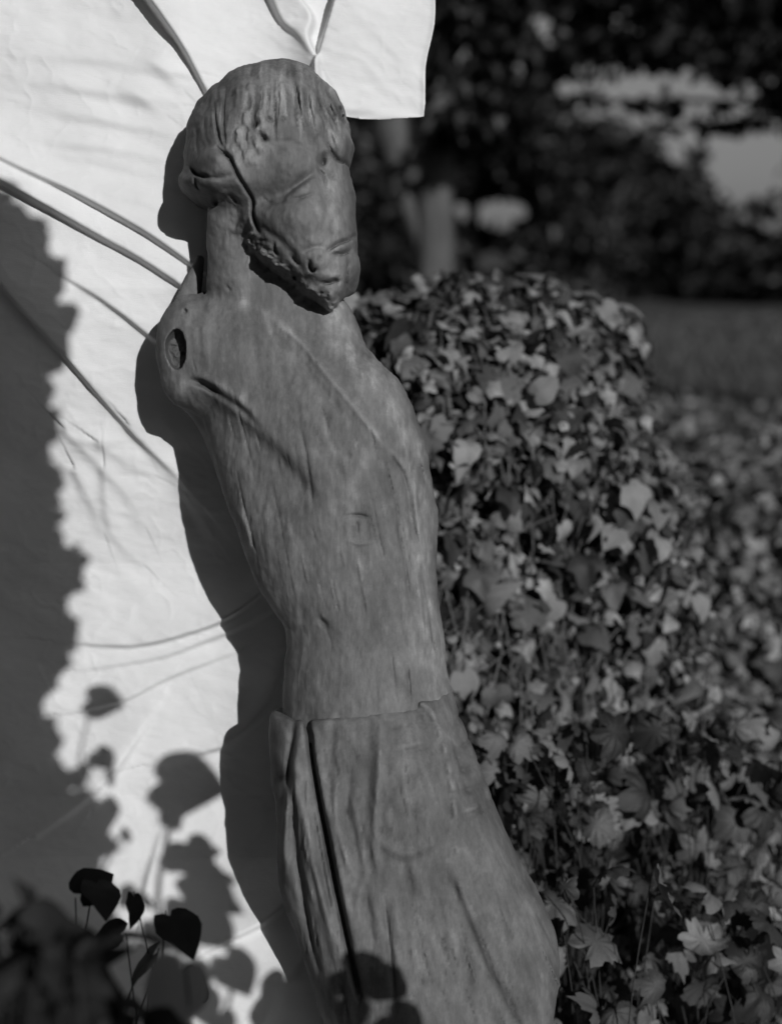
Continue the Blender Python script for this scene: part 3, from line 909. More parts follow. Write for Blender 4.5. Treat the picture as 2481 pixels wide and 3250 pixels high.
def build_sheet():
    h = 5.0
    u = np.arange(-360, 1430, h); v = np.arange(-260, 4400, h)
    R = Relief(u.astype(np.float32), v.astype(np.float32))
    U, V = R.U, R.V
    W = np.broadcast_to(sheet_w(v)[None, :], U.shape).astype(np.float32).copy()
    # slow billows
    W += 16 * fbm2(U / 420 + 3, V / 520, 201, 3)
    W += 5.0 * fbm2((U + 0.3 * V) / 150, (V - 0.3 * U) / 70, 211, 3)
    W += 1.5 * fbm2((U - 0.4 * V) / 60, (V + 0.2 * U) / 26, 213, 3)
    W += 2.2 * (1 - np.abs(fbm2((U + V) / 170, (V - U) / 150, 217, 3))) ** 6
    def fold(pts, ht, steep, soft, side=1):
        """a pulled ridge: steep on the lower left, slow on the upper right"""
        pts = np.asarray(pts, float); soft = soft * 1.7; steep = steep * 1.3
        p = smooth_pts(pts[:, :2], 5)
        hp = smooth_pts(np.stack([np.arange(len(pts)), ht], 1), 5)[:, 1] if len(pts) > 2 else np.asarray(ht, float)
        sl = R.box(p, soft * 3)
        d, sd_, t = seg_dist(U[sl], V[sl], p)
        hh = np.interp(t, np.linspace(0, 1, len(hp)), hp)
        x = d * sd_ * side                     # + on the far side of travel
        g = np.where(x > 0, np.exp(-(x / steep) ** 2), np.exp(-(np.abs(x) / soft) ** 1.5))
        W[sl] += hh * g
    fold(sp((430, -60), (520, 60), (590, 160), (640, 250), (680, 330), (720, 420)), [95, 92, 74, 52, 34, 10], 7, 80)
    fold(sp((-60, 470), (90, 545), (250, 620), (400, 700), (500, 760), (620, 845), (720, 930)), [20, 26, 40, 52, 48, 40, 20], 7, 60)
    fold(sp((-60, 540), (35, 590), (180, 670), (340, 760), (450, 820), (580, 905), (680, 980)), [62, 62, 56, 50, 46, 40, 20], 7, 60)
    fold(sp((180, 860), (300, 930), (400, 1000), (505, 1085), (600, 1160)), [4, 22, 30, 30, 20], 7, 50)
    fold(sp((0, 880), (90, 990), (210, 1120), (330, 1260), (440, 1385), (560, 1500), (640, 1600)), [60, 64, 50, 42, 28, 14, 4], 9, 70)
    fold(sp((900, -40), (985, 60), (975, 130), (1000, 200), (1010, 260)), [30, 40, 50, 60, 40], 8, 34, -1)
    fold(sp((1090, -40), (1060, 60), (1035, 140), (1008, 230), (1000, 330)), [110, 105, 80, 55, 30], 8, 60)
    fold(sp((860, -20), (900, 70), (950, 120), (990, 180)), [50, 40, 26, 10], 8, 70)
    # tension creases towards the hip and below
    fold(sp((180, 2030), (420, 2040), (600, 2000), (730, 1950), (830, 1880), (920, 1800)), [8, 20, 34, 40, 44, 30], 9, 60)
    fold(sp((250, 2120), (500, 2080), (640, 2030), (760, 1985), (860, 1930)), [6, 14, 20, 24, 20], 10, 45)
    fold(sp((200, 2260), (380, 2220), (520, 2150), (660, 2095), (760, 2060)), [6, 16, 20, 18, 6], 9, 45)
    fold(sp((480, 2420), (640, 2380), (740, 2340), (850, 2230), (900, 2120), (930, 2010)), [6, 18, 34, 46, 50, 40], 12, 70)
    fold(sp((120, 2640), (260, 2540), (360, 2440), (440, 2330), (520, 2200)), [20, 26, 22, 16, 6], 12, 50)
    fold(sp((300, 2560), (360, 2460), (440, 2330)), [6, 16, 6], 10, 40)
    fold(sp((560, 3060), (700, 2980), (850, 2900), (960, 2790)), [20, 34, 44, 40], 14, 70)
    fold(sp((820, 3260), (900, 3120), (980, 3000)), [10, 20, 10], 12, 50)
    fold(sp((520, 2640), (480, 2780), (450, 2900)), [10, 26, 20], 14, 40)
    # soft pulls fanning over the upper left and the middle
    for a in (((60, 250), (300, 290), (560, 330)), ((80, 330), (320, 380), (570, 430)), ((60, 180), (300, 190), (620, 240)), ((90, 440), (330, 470), (560, 510)), ((120, 480), (350, 520), (545, 560)), ((330, 620), (450, 640), (560, 680)), ((440, 180), (520, 220), (580, 280)), ((380, 280), (450, 310), (520, 360))):
        fold(sp(*a), [3, 16 + 8 * rng.random(), 5], 20, 42)
    for a in (((220, 1370), (320, 1470), (420, 1580), (460, 1660)), ((330, 1410), (420, 1470), (480, 1500)), ((340, 1500), (350, 1620), (370, 1700), (450, 1780)), ((250, 1500), (300, 1600), (330, 1680)), ((430, 1360), (520, 1460), (590, 1560), (680, 1700))):
        fold(sp(*a), np.linspace(5, 18, len(a))[::-1], 18, 48)
    for a in (((1090, 130), (1180, 170), (1260, 240)), ((1130, 60), (1230, 140), (1300, 220)), ((1060, 180), (1150, 190), (1240, 290))):
        fold(sp(*a), [3, 8, 2], 16, 34)
    for a in (((170, 1385), (320, 1400), (460, 1392)), ((190, 1400), (330, 1412), (430, 1416))):
        fold(sp(*a), [1, 4, 1], 9, 14)
    # outline: hangs to the ground behind the figure; a corner reaches right beyond the head
    px = 1240.5 + (U - 1240.5) * F / (F - W); py = 1625 + (V - 1625) * F / (F - W)
    low = 372 + 8 * np.sin(px / 60)
    rt = 1376 - 0.115 * (py - 40) + 6 * np.sin(py / 45)
    rb = 1000 + 0.16 * np.maximum(py - 1200, 0)
    cell = (px < np.where(py < low + h, rt, rb) + h)
    tabv = (px > rb + 3) & (py < low + 3 * h)
    V = np.where((px > rb + h) & (py > low) & (py < low + 2 * h), 1625 + (low - 1625) * (F - W) / F, V)
    lim = np.where((py < low + h) | tabv, rt, rb)
    U = np.where(px > lim, 1240.5 + (np.minimum(px, lim) - 1240.5) * (F - W) / F, U)
    right = rt
    hem = np.exp(-((px - right) / 10) ** 2) * (py < 380)
    W += 5 * hem + 14 * np.exp(-((py - 372) / 18) ** 2) * (px > 1000) * np.sin(px / 38)
    keep = cell
    P = T(U, V, W)
    keep &= P[..., 2] > 0.012
    nv = len(v)
    idx = np.arange(U.size).reshape(U.shape)
    kq = keep[:-1, :-1] & keep[1:, :-1] & keep[1:, 1:] & keep[:-1, 1:]
    q = np.stack([idx[:-1, :-1], idx[:-1, 1:], idx[1:, 1:], idx[1:, :-1]], -1)[kq]
    used, inv = np.unique(q, return_inverse=True)
    P = P.reshape(-1, 3)[used]
    o = obj('white_sheet', P, inv.reshape(q.shape), M_CLOTH, None, T(500, 3900, -470) * np.array([1, 1, 0]))
    md = o.modifiers.new('cloth_thickness', 'SOLIDIFY'); md.thickness = 0.0012; md.offset = 0
    tag(o, 'creased white cotton sheet hung as a backdrop behind the wooden figure', 'sheet')


build_sheet()


# ------------------------------------------------------------------ leaves
def leaf_template(kind, n=16, cup=0.12, fold=0.25, ripple=0.0, seed=0):
    """unit leaf about its stalk end, lying in xy, tip towards +y; returns V, tris"""
    r = np.random.default_rng(seed)
    th = np.linspace(-math.pi, math.pi, n, endpoint=False)      # 0 = tip
    if kind == 'ivy':
        R = 0.35 + 0.20 * np.abs(np.cos(th * 2.5)) ** 1.3 * (1 + 0.35 * np.cos(th)) * (0.55 + 0.45 * np.cos(th / 2) ** 2)
        R *= 1 - 0.45 * np.exp(-((np.abs(th) - math.pi) / 0.3) ** 2)
    elif kind == 'heart':
        R = 0.44 * (1 + 0.16 * np.cos(th)) + 0.24 * np.exp(-(th / 0.3) ** 2)
        R *= 1 - 0.55 * np.exp(-((np.abs(th) - math.pi) / 0.35) ** 2)
    elif kind == 'coin':
        R = 0.42 * np.ones(n) * (1 - 0.3 * np.exp(-((np.abs(th) - math.pi) / 0.3) ** 2))
    elif kind == 'lobed':
        R = 0.43 + 0.05 * np.cos(th * 5) + 0.03 * np.cos(th * 15 + 0.4) + 0.05 * np.cos(th) + r.normal(0, 0.015, n)
        R *= 1 - 0.6 * np.exp(-((np.abs(th) - math.pi) / 0.25) ** 2)
    else:
        R = 0.5 / np.sqrt((np.cos(th)) ** 2 + (np.sin(th) / 0.45) ** 2)
    R *= 1 + r.normal(0, 0.05, n)
    V = [np.array([[0, 0, 0]])]
    rings = (0.45, 1.0) if ripple == 0 else (0.35, 0.7, 1.0)
    for k in rings:
        x = R * k * np.sin(th); y = R * k * np.cos(th)
        z = fold * np.abs(x) - cup * (x * x + y * y) * 2 + ripple * (1 - 2 * np.abs(np.sin(th * 5))) * (k * R) ** 1.2 * 0.6 + r.normal(0, 0.018, n) * k
        z = z - 0.35 * np.maximum(y, 0) ** 2 * r.random()
        V.append(np.stack([x, y, z], 1))
    V = np.concatenate(V)
    V[:, 1] += 0.3
    j = np.arange(n); j2 = (j + 1) % n
    t = [np.stack([0 * j, 1 + j2, 1 + j], 1)]
    for k in range(len(rings) - 1):
        a = 1 + k * n
        t.append(np.stack([a + j, a + j2, a + n + j2], 1)); t.append(np.stack([a + j, a + n + j2, a + n + j], 1))
    return V, np.concatenate(t)[:, ::-1]


IVY = [leaf_template('ivy', 16, 0.1 + 0.2 * k, 0.1 + 0.22 * k, 0, k) for k in range(4)]
HEART = [leaf_template('heart', 18, 0.12 + 0.25 * k, 0.15 + 0.25 * k, 0, 10 + k) for k in range(3)]
COIN = [leaf_template('coin', 9, 0.3, 0.1, 0, 20 + k) for k in range(2)]
LOBED = [leaf_template('lobed', 40, 0.3 + 0.22 * k, 0.05 + 0.16 * k, 0.10 + 0.02 * k, 30 + k) for k in range(5)]
OVAL = [leaf_template('oval', 8, 0.2, 0.3, 0, 40 + k) for k in range(2)]


def frames(nrm, spin=None, r=rng):
    """rotation matrices whose z is nrm and y (tip) points mostly down, turned by spin"""
    nrm = nrm / np.linalg.norm(nrm, axis=1)[:, None]
    g = np.tile(np.array([0, 0, -1.0]), (len(nrm), 1)) + r.normal(0, 0.7, (len(nrm), 3)) * (1 if spin is None else spin)
    y = g - (g * nrm).sum(1)[:, None] * nrm
    y /= np.linalg.norm(y, axis=1)[:, None] + 1e-9
    x = np.cross(y, nrm)
    return np.stack([x, y, nrm], 2)


def leaf_stuff(bag, tmpl, P, Rm, size, r=rng):
    V, t = tmpl
    n = len(P)
    W = np.einsum('nij,kj->nki', Rm, V) * size[:, None, None] + P[:, None, :]
    tt = (t[None] + (np.arange(n) * len(V))[:, None, None]).reshape(-1, 3)
    bag.V.append(W.reshape(-1, 3)); bag.T.append(tt + bag.n)
    bag.tone.append(np.repeat(r.random(n), len(V))); bag.n += n * len(V)


_leafmesh = {}
def leaf_part(parent, origin, tmpl, key, mat, P, Rm, size, name='leaf'):
    k = (key, mat.name)
    if k not in _leafmesh:
        _leafmesh[k] = make_mesh('leaf', tmpl[0], tmpl[1], mat, True, np.zeros(len(tmpl[0])))
    o = bpy.data.objects.new(name, _leafmesh[k])
    M = Matrix(np.block([[Rm * size, (P - origin)[:, None]], [np.zeros((1, 3)), np.ones((1, 1))]]).tolist())
    col.objects.link(o)
    o.parent = parent
    o.matrix_local = M
    return o


# ------------------------------------------------------------------ GROUND
def ground_z(x, y):
    return 0.0 * x


g = np.concatenate([-np.geomspace(900, 1, 24), np.linspace(-0.9, 0.9, 7), np.geomspace(1, 900, 24)])
GX, GY = np.meshgrid(g, g + 4, indexing='ij')
idx = np.arange(GX.size).reshape(GX.shape)
gq = np.stack([idx[:-1, :-1], idx[1:, :-1], idx[1:, 1:], idx[:-1, 1:]], -1).reshape(-1, 4)
GZ = 0.02 * fbm2(GX / 3, GY / 3, 301, 2) - 0.02
tag(obj('lawn', np.stack([GX, GY, GZ], -1).reshape(-1, 3), gq, M_LAWN), 'shaded lawn running back to the dark trees', kind='structure')

# grass: short blades over the nearer lawn
bag = Bag()
n = 42000
Yg = 4.0 * (30 / 4.0) ** rng.random(n); xg = (rng.random(n) * 0.42 - 0.10) * Yg
hgt = 0.05 + 0.06 * rng.random(n) + 0.0015 * Yg; wd = 0.004 + 0.0011 * Yg
a = rng.random(n) * 2 * math.pi; lean = rng.normal(0, 0.4, (n, 2))
b0 = np.stack([xg - wd * np.cos(a), Yg - wd * np.sin(a), np.full(n, -0.02)], 1)
b1 = np.stack([xg + wd * np.cos(a), Yg + wd * np.sin(a), np.full(n, -0.02)], 1)
tp = np.stack([xg + lean[:, 0] * hgt, Yg + lean[:, 1] * hgt, hgt], 1)
bag.V.append(np.stack([b0, b1, tp], 1).reshape(-1, 3)); bag.T.append(np.arange(3 * n).reshape(-1, 3)); bag.tone.append(np.repeat(rng.random(n), 3)); bag.n = 3 * n
tag(bag.build('grass', M_GRASS, smooth=False), 'short grass of the lawn beyond the ivy', 'grass', kind='stuff')

# ------------------------------------------------------------------ IVY MOUND
MC = np.array([0.145, 2.80, 0.0])
ivy = empty('ivy_bush', MC)
tag(ivy, 'tall rounded mound of ivy standing behind the wooden figure', 'bush')
PZ = np.array([0, 0.15, 0.35, 0.6, 0.85, 1.02, 1.13, 1.20, 1.245])
PR = np.array([0.66, 0.58, 0.50, 0.425, 0.375, 0.335, 0.285, 0.215, 0.02])


def mound(th, z, k=1.0):
    r = np.interp(z, PZ, PR) * k
    r = r * (1 + 0.07 * np.sin(3 * th + 1) + 0.05 * np.sin(5 * th + z * 6)) + 0.03 * np.sin(z * 11 + 2 * th)
    return np.stack([MC[0] + r * np.cos(th), MC[1] + r * np.sin(th) * 0.9, z], -1)


th = np.linspace(0, 2 * math.pi, 36, endpoint=False); zz = np.linspace(0, 1.2, 30)
TH, ZZ = np.meshgrid(th, zz, indexing='ij')
cv = mound(TH, ZZ, 0.80).reshape(-1, 3)
ii = np.arange(36)[:, None] * 30 + np.arange(29)[None, :]; jj = ((np.arange(36) + 1) % 36)[:, None] * 30 + np.arange(29)[None, :]
cq = np.stack([ii, jj, jj + 1, ii + 1], -1).reshape(-1, 4)
obj('stem_core', cv, cq, M_SOIL, ivy, MC)

n = 11000
th = rng.random(n) * 2 * math.pi
cz = np.interp(rng.random(n), np.linspace(0, 1, 9), [0.02, 0.16, 0.32, 0.5, 0.68, 0.85, 1.0, 1.14, 1.25])
depth = 0.82 + 0.24 * rng.random(n) ** 0.8 + 0.05 * (rng.random(n) < 0.06)
depth *= 1 + 0.06 * fbm2(th * 5, cz * 9, 77, 3)
P = mound(th, cz, 1.0)
ctr = np.stack([np.full(n, MC[0]), np.full(n, MC[1]), cz * 0.8 - 0.02], 1)
nr = P - ctr; nr /= np.linalg.norm(nr, axis=1)[:, None]
P = ctr + (P - ctr) * depth[:, None]
nr2 = nr * 0.6 + np.array([0.1, -0.1, 0.5]) + rng.normal(0, 0.72, (n, 3))
Rm = frames(nr2)
kind = rng.random(n)
size = np.where(kind < 0.26, 0.026 + 0.038 * rng.random(n) ** 1.6, np.where(kind < 0.58, 0.024 + 0.026 * rng.random(n), 0.011 + 0.014 * rng.random(n)))
cam_side = (P[:, 1] < MC[1] + 0.12)
pu, pv = proj(P)
seen = cam_side & (pu > 1150) & (pu < 2500) & (pv < 3200)
order = np.argsort(np.where(seen, -size * (depth > 0.95), 1))
parts = order[:300]
mask = np.ones(n, bool); mask[parts] = False
for i in parts:
    k = i % 7
    tm, key = (IVY[k % 4], 'ivy%d' % (k % 4)) if kind[i] < 0.16 else (HEART[k % 3], 'heart%d' % (k % 3))
    leaf_part(ivy, MC, tm, key, M_LEAF, P[i], Rm[i], size[i] * 1.15)
bag = Bag()
for k in range(4):
    s = mask & (kind < 0.26) & (np.arange(n) % 4 == k); leaf_stuff(bag, IVY[k], P[s], Rm[s], size[s])
for k in range(3):
    s = mask & (kind >= 0.26) & (kind < 0.58) & (np.arange(n) % 3 == k); leaf_stuff(bag, HEART[k], P[s], Rm[s], size[s])
for k in range(2):
    s = mask & (kind >= 0.58) & (np.arange(n) % 2 == k); leaf_stuff(bag, COIN[k], P[s], Rm[s], size[s])
tag(bag.build('foliage', M_LEAF, ivy, MC), kind='stuff')
bag = Bag()
for k in range(620):
    t0 = -math.pi / 2 + rng.normal(0, 0.9); z0 = rng.random() * 1.08
    p0 = mound(np.array(t0), np.array(z0), 0.9)
    p1 = mound(np.array(t0 + rng.normal(0, 0.12)), np.array(min(z0 + 0.05 + 0.20 * rng.random(), 1.24)), 1.02 + 0.05 * rng.random())
    mid = (p0 + p1) / 2 + rng.normal(0, 0.012, 3)
    V, q = tube(np.array([p0, mid, p1]), [0.0017, 0.0014, 0.0009], 4)
    bag.add(V, q, tone=rng.random())
tag(bag.build('stem', M_IVYSTEM, ivy, MC), kind='stuff')

# ivy and weeds over the ground to the right
def bank_z(x, y):
    return 0.06 + (0.60 + 0.16 * fbm2(x * 1.7, y * 1.3, 401, 3)) * np.exp(-((y - 4.7) / 1.7) ** 2) + 0.06 * fbm2(x * 4, y * 4, 403, 2)


n = 26000
Yg = 2.95 * (13.0 / 2.95) ** rng.random(n); xr = (-0.02 + 0.36 * rng.random(n)) * Yg
zt = bank_z(xr, Yg)
zg = np.maximum(zt - 0.16 * rng.random(n) ** 1.5 + 0.05 * (rng.random(n) < 0.1), 0.01)
P = np.stack([xr, Yg, zg], 1)
far = Yg > 6.5
nr = np.array([0.05, -0.35, 0.8]) + rng.normal(0, 0.5, (n, 3))
Rm = frames(nr, 1.5)
size = (0.025 + 0.035 * rng.random(n)) * (1 + 0.13 * (Yg - 3))
bag = Bag()
for k in range(4):
    s = np.arange(n) % 8 == k; leaf_stuff(bag, IVY[k], P[s], Rm[s], size[s])
for k in range(3):
    s = np.arange(n) % 8 == 4 + k; leaf_stuff(bag, HEART[k], P[s], Rm[s], size[s] * 0.9)
s = np.arange(n) % 8 == 7; leaf_stuff(bag, COIN[0], P[s], Rm[s], size[s] * 0.6)
tag(bag.build('ground_ivy', M_LEAF), 'low ivy carpeting the ground between the mound and the lawn', 'ground cover', kind='stuff')
V = []; gx = np.linspace(-0.6, 5.2, 50); gy = np.linspace(1.5, 13, 70)
GX, GY = np.meshgrid(gx, gy, indexing='ij'); idx = np.arange(GX.size).reshape(GX.shape)
gq = np.stack([idx[:-1, :-1], idx[1:, :-1], idx[1:, 1:], idx[:-1, 1:]], -1).reshape(-1, 4)
ed = np.minimum.reduce([GX + 0.6, 5.2 - GX, GY - 1.5, 13 - GY])
GZ = np.minimum(np.maximum(bank_z(GX, GY) - 0.17, 0.0), ed * 0.4) + np.minimum(0.02, ed * 0.2 - 0.05) + 0.015 * fbm2(GX * 3, GY * 3, 402, 3)
tag(obj('soil_bed', np.stack([GX, GY, GZ], -1).reshape(-1, 3), gq, M_SOIL), 'dark leaf mould under the ivy', kind='structure')

# ------------------------------------------------------------------ LOBED-LEAF PLANTS, lower right
def lobed_plant(base_px, Y, leaves, label, loose=0.9, group=None, mat=None, name='broad_leaf_plant', tm=None):
    b = at(base_px[0], base_px[1], Y); b[2] = 0
    e = empty(name, b)
    tag(e, label, 'plant', group)
    tm = tm or LOBED
    for (px, py, dy, s) in leaves:
        P_ = at(px, py, Y + dy)
        nv_ = np.array([0.2, -0.3, 0.55]) + rng.normal(0, loose, 3)
        Rr = frames(nv_[None], 1.0)[0]
        k = rng.integers(len(tm))
        lf = leaf_part(e, b, tm[k], 'plant%d_%d' % (len(tm), k), mat or M_LOBED, P_, Rr, s)
        base = b + (P_ - b) * np.array([0.25, 0.25, 0]) + rng.normal(0, 0.015, 3) * np.array([1, 1, 0])
        mid = (base + P_) / 2 + np.array([0, 0, 0.03]) + rng.normal(0, 0.03, 3)
        V, q = tube(smooth_pts([base, mid, P_], 4), np.linspace(0.0016, 0.0008, 9), 5)
        obj('stalk', V, q, M_STALK, e, b, tone=np.full(len(V), 0.5))
    return e


def spread(x0, x1, y0, y1, n, s0, s1, d=0.15):
    out = []; tries = 0
    while len(out) < n and tries < 4000:
        tries += 1
        x = x0 + (x1 - x0) * rng.random(); y = y0 + (y1 - y0) * rng.random()
        if all((x - q[0]) ** 2 + ((y - q[1]) * 1.1) ** 2 > 48 ** 2 for q in out):
            out.append((x, y, max(-0.04, d * rng.normal(0, 0.7)), s0 + (s1 - s0) * rng.random()))
    return out


lobed_plant((1750, 3600), 2.15, spread(1560, 1960, 2290, 2760, 62, 0.042, 0.088), 'lobed leafy plant close beside the skirt below the ivy mound')
lobed_plant((2150, 3600), 2.30, spread(1960, 2460, 2250, 2780, 66, 0.042, 0.09), 'lobed leafy plant right of the one by the skirt, under the ground ivy')
lobed_plant((1900, 3900), 1.95, spread(1720, 2100, 2760, 3330, 34, 0.042, 0.085), 'sparse dark lobed plant low beside the hem of the skirt')
lobed_plant((2300, 3900), 2.05, spread(2060, 2500, 2790, 3330, 44, 0.045, 0.095), 'lobed leafy plant in the lower right corner')


# ------------------------------------------------------------------ PLANTS THAT SHADE THE SHEET
SUNP = SUNC / SUNC[2]


def caster(px, py, w):
    """the place, w in front of the figure, whose shadow falls where the photograph shows px,py on the sheet"""
    su, sv = sheet_uv(px, py)
    sw = float(sheet_w(sv))
    t = w - sw
    return T(su + SUNP[0] * t, sv - SUNP[1] * t, w)


def shade_leaf(e, org, px, py, w, s, tm, key, ang=0.0):
    P_ = caster(px, py, w)
    # broadside to the sun; ang = tip direction on the sheet (0 down, 90 right)
    z = SUNW
    a = math.radians(ang)
    y = math.sin(a) * RIGHT - math.cos(a) * UP
    y = y - (y @ z) * z; y /= np.linalg.norm(y)
    x = np.cross(y, z)
    Rr = np.stack([x, y, z], 1)
    return leaf_part(e, org, tm, key, M_LOBED, P_ - y * s * 0.3, Rr, s)


W_SHADE = 3960.0
org = caster(120, 3600, W_SHADE); org[2] = 0
shrub = empty('leafy_shrub', org)
tag(shrub, 'leafy shrub beside the camera, its leaves shading the left side of the sheet', 'shrub')
PX2M = S
# the mass along the left border of the sheet
edge_y = [610, 655, 700, 800, 850, 900, 1000, 1060, 1120, 1180, 1260, 1340, 1450, 1600, 1690, 1720, 1800, 1900, 2000, 2080, 2150, 2210, 2260, 2330, 2400, 2500, 2600, 2700, 2800, 2900, 3000, 3100, 3300]
edge_x = [-80, 50, 135, 170, 230, 190, 200, 215, 190, 150, 135, 150, 170, 185, 195, 240, 255, 262, 245, 220, 170, 120, 140, 170, 230, 270, 290, 320, 340, 370, 420, 470, 520]
cnt_ = 0
bag = Bag()
for y in np.arange(600, 3420, 26.0):
    ex = np.interp(y, edge_y, edge_x)
    x = ex - 66 + rng.normal(0, 17)
    first = True
    while x > -90:
        jx, jy = x + rng.normal(0, 13), y + rng.normal(0, 12)
        s = (0.026 + 0.03 * rng.random()) if first else 0.06 * (0.9 + 0.25 * rng.random())
        tmk = rng.integers(3)
        w_ = W_SHADE + rng.normal(0, 90)
        if first or rng.random() < 0.8:
            if cnt_ < 290:
                shade_leaf(shrub, org, jx, jy, w_, s, *((HEART[tmk], 'heart%d' % tmk) if rng.random() < 0.5 else (IVY[tmk], 'ivy%d' % tmk)), 60 + rng.normal(0, 60)); cnt_ += 1
            else:
                P_ = caster(jx, jy, w_); Rr = frames(SUNW[None] + rng.normal(0, .2, (1, 3)))
                leaf_stuff(bag, HEART[tmk], P_[None], Rr, np.array([s]))
        first = False
        x -= 46
if bag.n: tag(bag.build('foliage', M_LOBED, shrub, org), kind='stuff')
# stems of the shrub
for k in range(5):
    top = caster(-20 - 60 * k, 700 + 260 * k, W_SHADE + 40)
    b = org + np.array([0.03 * k - 0.06, 0.02 * k, 0])
    V, q = tube(smooth_pts([b, (b + top) / 2 + np.array([0.03, 0.02, 0.03]), top], 6), np.linspace(0.011, 0.003, 13), 7)
    obj('stem', V, q, M_STEM, shrub, org, tone=np.full(len(V), 0.5))

# separate leaf shadows on the lower part of the sheet
W2 = 3320.0
org2 = caster(480, 3700, W2); org2[2] = 0
vine = empty('climbing_plant', org2)
tag(vine, 'thin stemmed climbing plant at the right of the camera, scattered heart-shaped leaves', 'plant')
SH = [(300, 2228, 0.052, 'h', 80), (310, 2400, 0.036, 'h', 40), (345, 2470, 0.030, 'o', 20), (325, 2560, 0.046, 'h', 10), (290, 2600, 0.05, 'h', -20), (400, 2650, 0.028, 'o', 15), (330, 2690, 0.02, 'o', 60),
      (545, 2488, 0.098, 'h', 82), (535, 2590, 0.034, 'h', 30), (600, 2700, 0.066, 'h', 20), (540, 2720, 0.045, 'h', 60), (670, 2700, 0.03, 'o', 70), (620, 2790, 0.07, 'h', 60), (690, 2790, 0.05, 'o', 80),
      (590, 2880, 0.07, 'h', 20), (650, 2930, 0.06, 'h', 40), (710, 2870, 0.05, 'o', 60), (560, 2960, 0.05, 'h', 20), (420, 2835, 0.035, 'h', -50), (460, 2860, 0.03, 'o', 30), (490, 2940, 0.045, 'h', 20), (470, 3020, 0.05, 'h', -10), (520, 3060, 0.05, 'h', -10),
      (730, 3060, 0.062, 'h', 25), (760, 3110, 0.05, 'o', 30), (640, 3170, 0.05, 'h', 10), (700, 3230, 0.04, 'h', 0), (540, 3150, 0.05, 'h', 0), (610, 3080, 0.05, 'h', 0)]
tops = []
for (x, y, s, t, a) in SH:
    k = 0
    tm, key = (HEART[k], 'heart%d' % k) if t == 'h' else (OVAL[k % 2], 'oval%d' % (k % 2))
    shade_leaf(vine, org2, x, y, W2 + rng.normal(0, 60), s, tm, key, a)
    tops.append((x, y))
for (path, r0) in (([(520, 3500), (500, 2900), (520, 2700), (545, 2580)], 0.004), ([(300, 2900), (250, 2450), (280, 2270)], 0.0016), ([(310, 2800), (350, 2720), (395, 2630)], 0.002),
                   ([(560, 3500), (610, 3000), (600, 2720)], 0.004), ([(240, 2520), (290, 2410), (330, 2390)], 0.0016), ([(640, 3500), (720, 3200), (735, 3050)], 0.003)):
    pts = [caster(x, y, W2 + 20) for x, y in path]
    pts = [p if p[2] > 0 else np.array([p[0], p[1], 0.0]) for p in pts]
    V, q = tube(smooth_pts(pts, 6), r0, 6)
    obj('stem', V, q, M_STEM, vine, org2, tone=np.full(len(V), 0.5))

# leaf shadow on the hem of the skirt: a spray reaching from the right, low in front
def caster_skirt(px, py, w, ws=285):
    k = (F - ws) / F
    u, v = 1240.5 + (px - 1240.5) * k, 1625 + (py - 1625) * k
    t = w - ws
    return T(u + SUNP[0] * t, v - SUNP[1] * t, w)


W3 = 2700.0
org3 = caster_skirt(1100, 3600, W3); org3[2] = 0
spray = empty('leaf_spray', org3)
tag(spray, 'small leafy spray low in front of the skirt, just outside the picture', 'plant')

# ------------------------------------------------------------------ FOREGROUND PLANTS, lower left
fl = []
for k in range(130):
    x = -40 + 470 * rng.random(); y = 2860 + 460 * rng.random()
    if y < 2880 + max(0, (x - 150)) * 1.1 + 60 * rng.random(): continue
    fl.append((x, y, rng.normal(0, 0.05), 0.030 + 0.03 * rng.random()))
lobed_plant((180, 4300), 1.0, fl, 'dark leafy plant, shade painted into its leaves, at the lower left foot of the sheet', mat=M_DARKLEAF, tm=HEART)
lobed_plant((540, 4300), 1.10, [(585, 3040, 0, 0.062), (520, 3230, 0.02, 0.05)], 'low plant with one pale upright leaf in front of the sheet', mat=M_PALE, tm=HEART)
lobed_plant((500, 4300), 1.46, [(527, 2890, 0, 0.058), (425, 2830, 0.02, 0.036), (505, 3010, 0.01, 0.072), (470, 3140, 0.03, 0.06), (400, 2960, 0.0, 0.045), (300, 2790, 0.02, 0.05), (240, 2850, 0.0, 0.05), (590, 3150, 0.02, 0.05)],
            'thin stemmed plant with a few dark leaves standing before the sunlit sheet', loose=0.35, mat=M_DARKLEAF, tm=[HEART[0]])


# ------------------------------------------------------------------ TREES
def blobs_to_leaves(bag, blobs, dens, size, gaps=(), r=rng):
    """each blob (px,py,Y, rx,ry in px): a clump of leaves spread through an ellipsoid"""
    for (px, py, Y, rx, ry) in blobs:
        c = at(px, py, Y); mpp = Y / F
        n = max(8, int(dens * rx * ry / 1000))
        d = r.normal(0, 1, (n, 3)); d /= np.linalg.norm(d, axis=1)[:, None]
        d *= (r.random(n) ** 0.42 * (1 + 0.8 * (r.random(n) < 0.14)))[:, None]
        P = c + d * np.array([rx * mpp, (rx + ry) / 2 * mpp, ry * mpp])
        keep = P[:, 2] > 0.05
        if gaps:
            gu, gv = proj(P)
            for (gx, gy, ga, gb) in gaps:
                keep &= ((gu - gx) / ga) ** 2 + ((gv - gy) / gb) ** 2 > 0.8 + 0.5 * r.random(n)
        P = P[keep]
        nr = r.normal(0, 1, (len(P), 3)) + np.array([0, -0.2, 0.6])
        Rm = frames(nr, 1.5)
        leaf_stuff(bag, QUAD, P, Rm, size * (0.7 + 0.6 * r.random(len(P))), r)


QUAD = (np.array([[0, 0, 0], [0.32, 0.45, 0.12], [0, 1, -0.05], [-0.32, 0.45, 0.12]]), np.array([[0, 1, 2], [0, 2, 3]]))


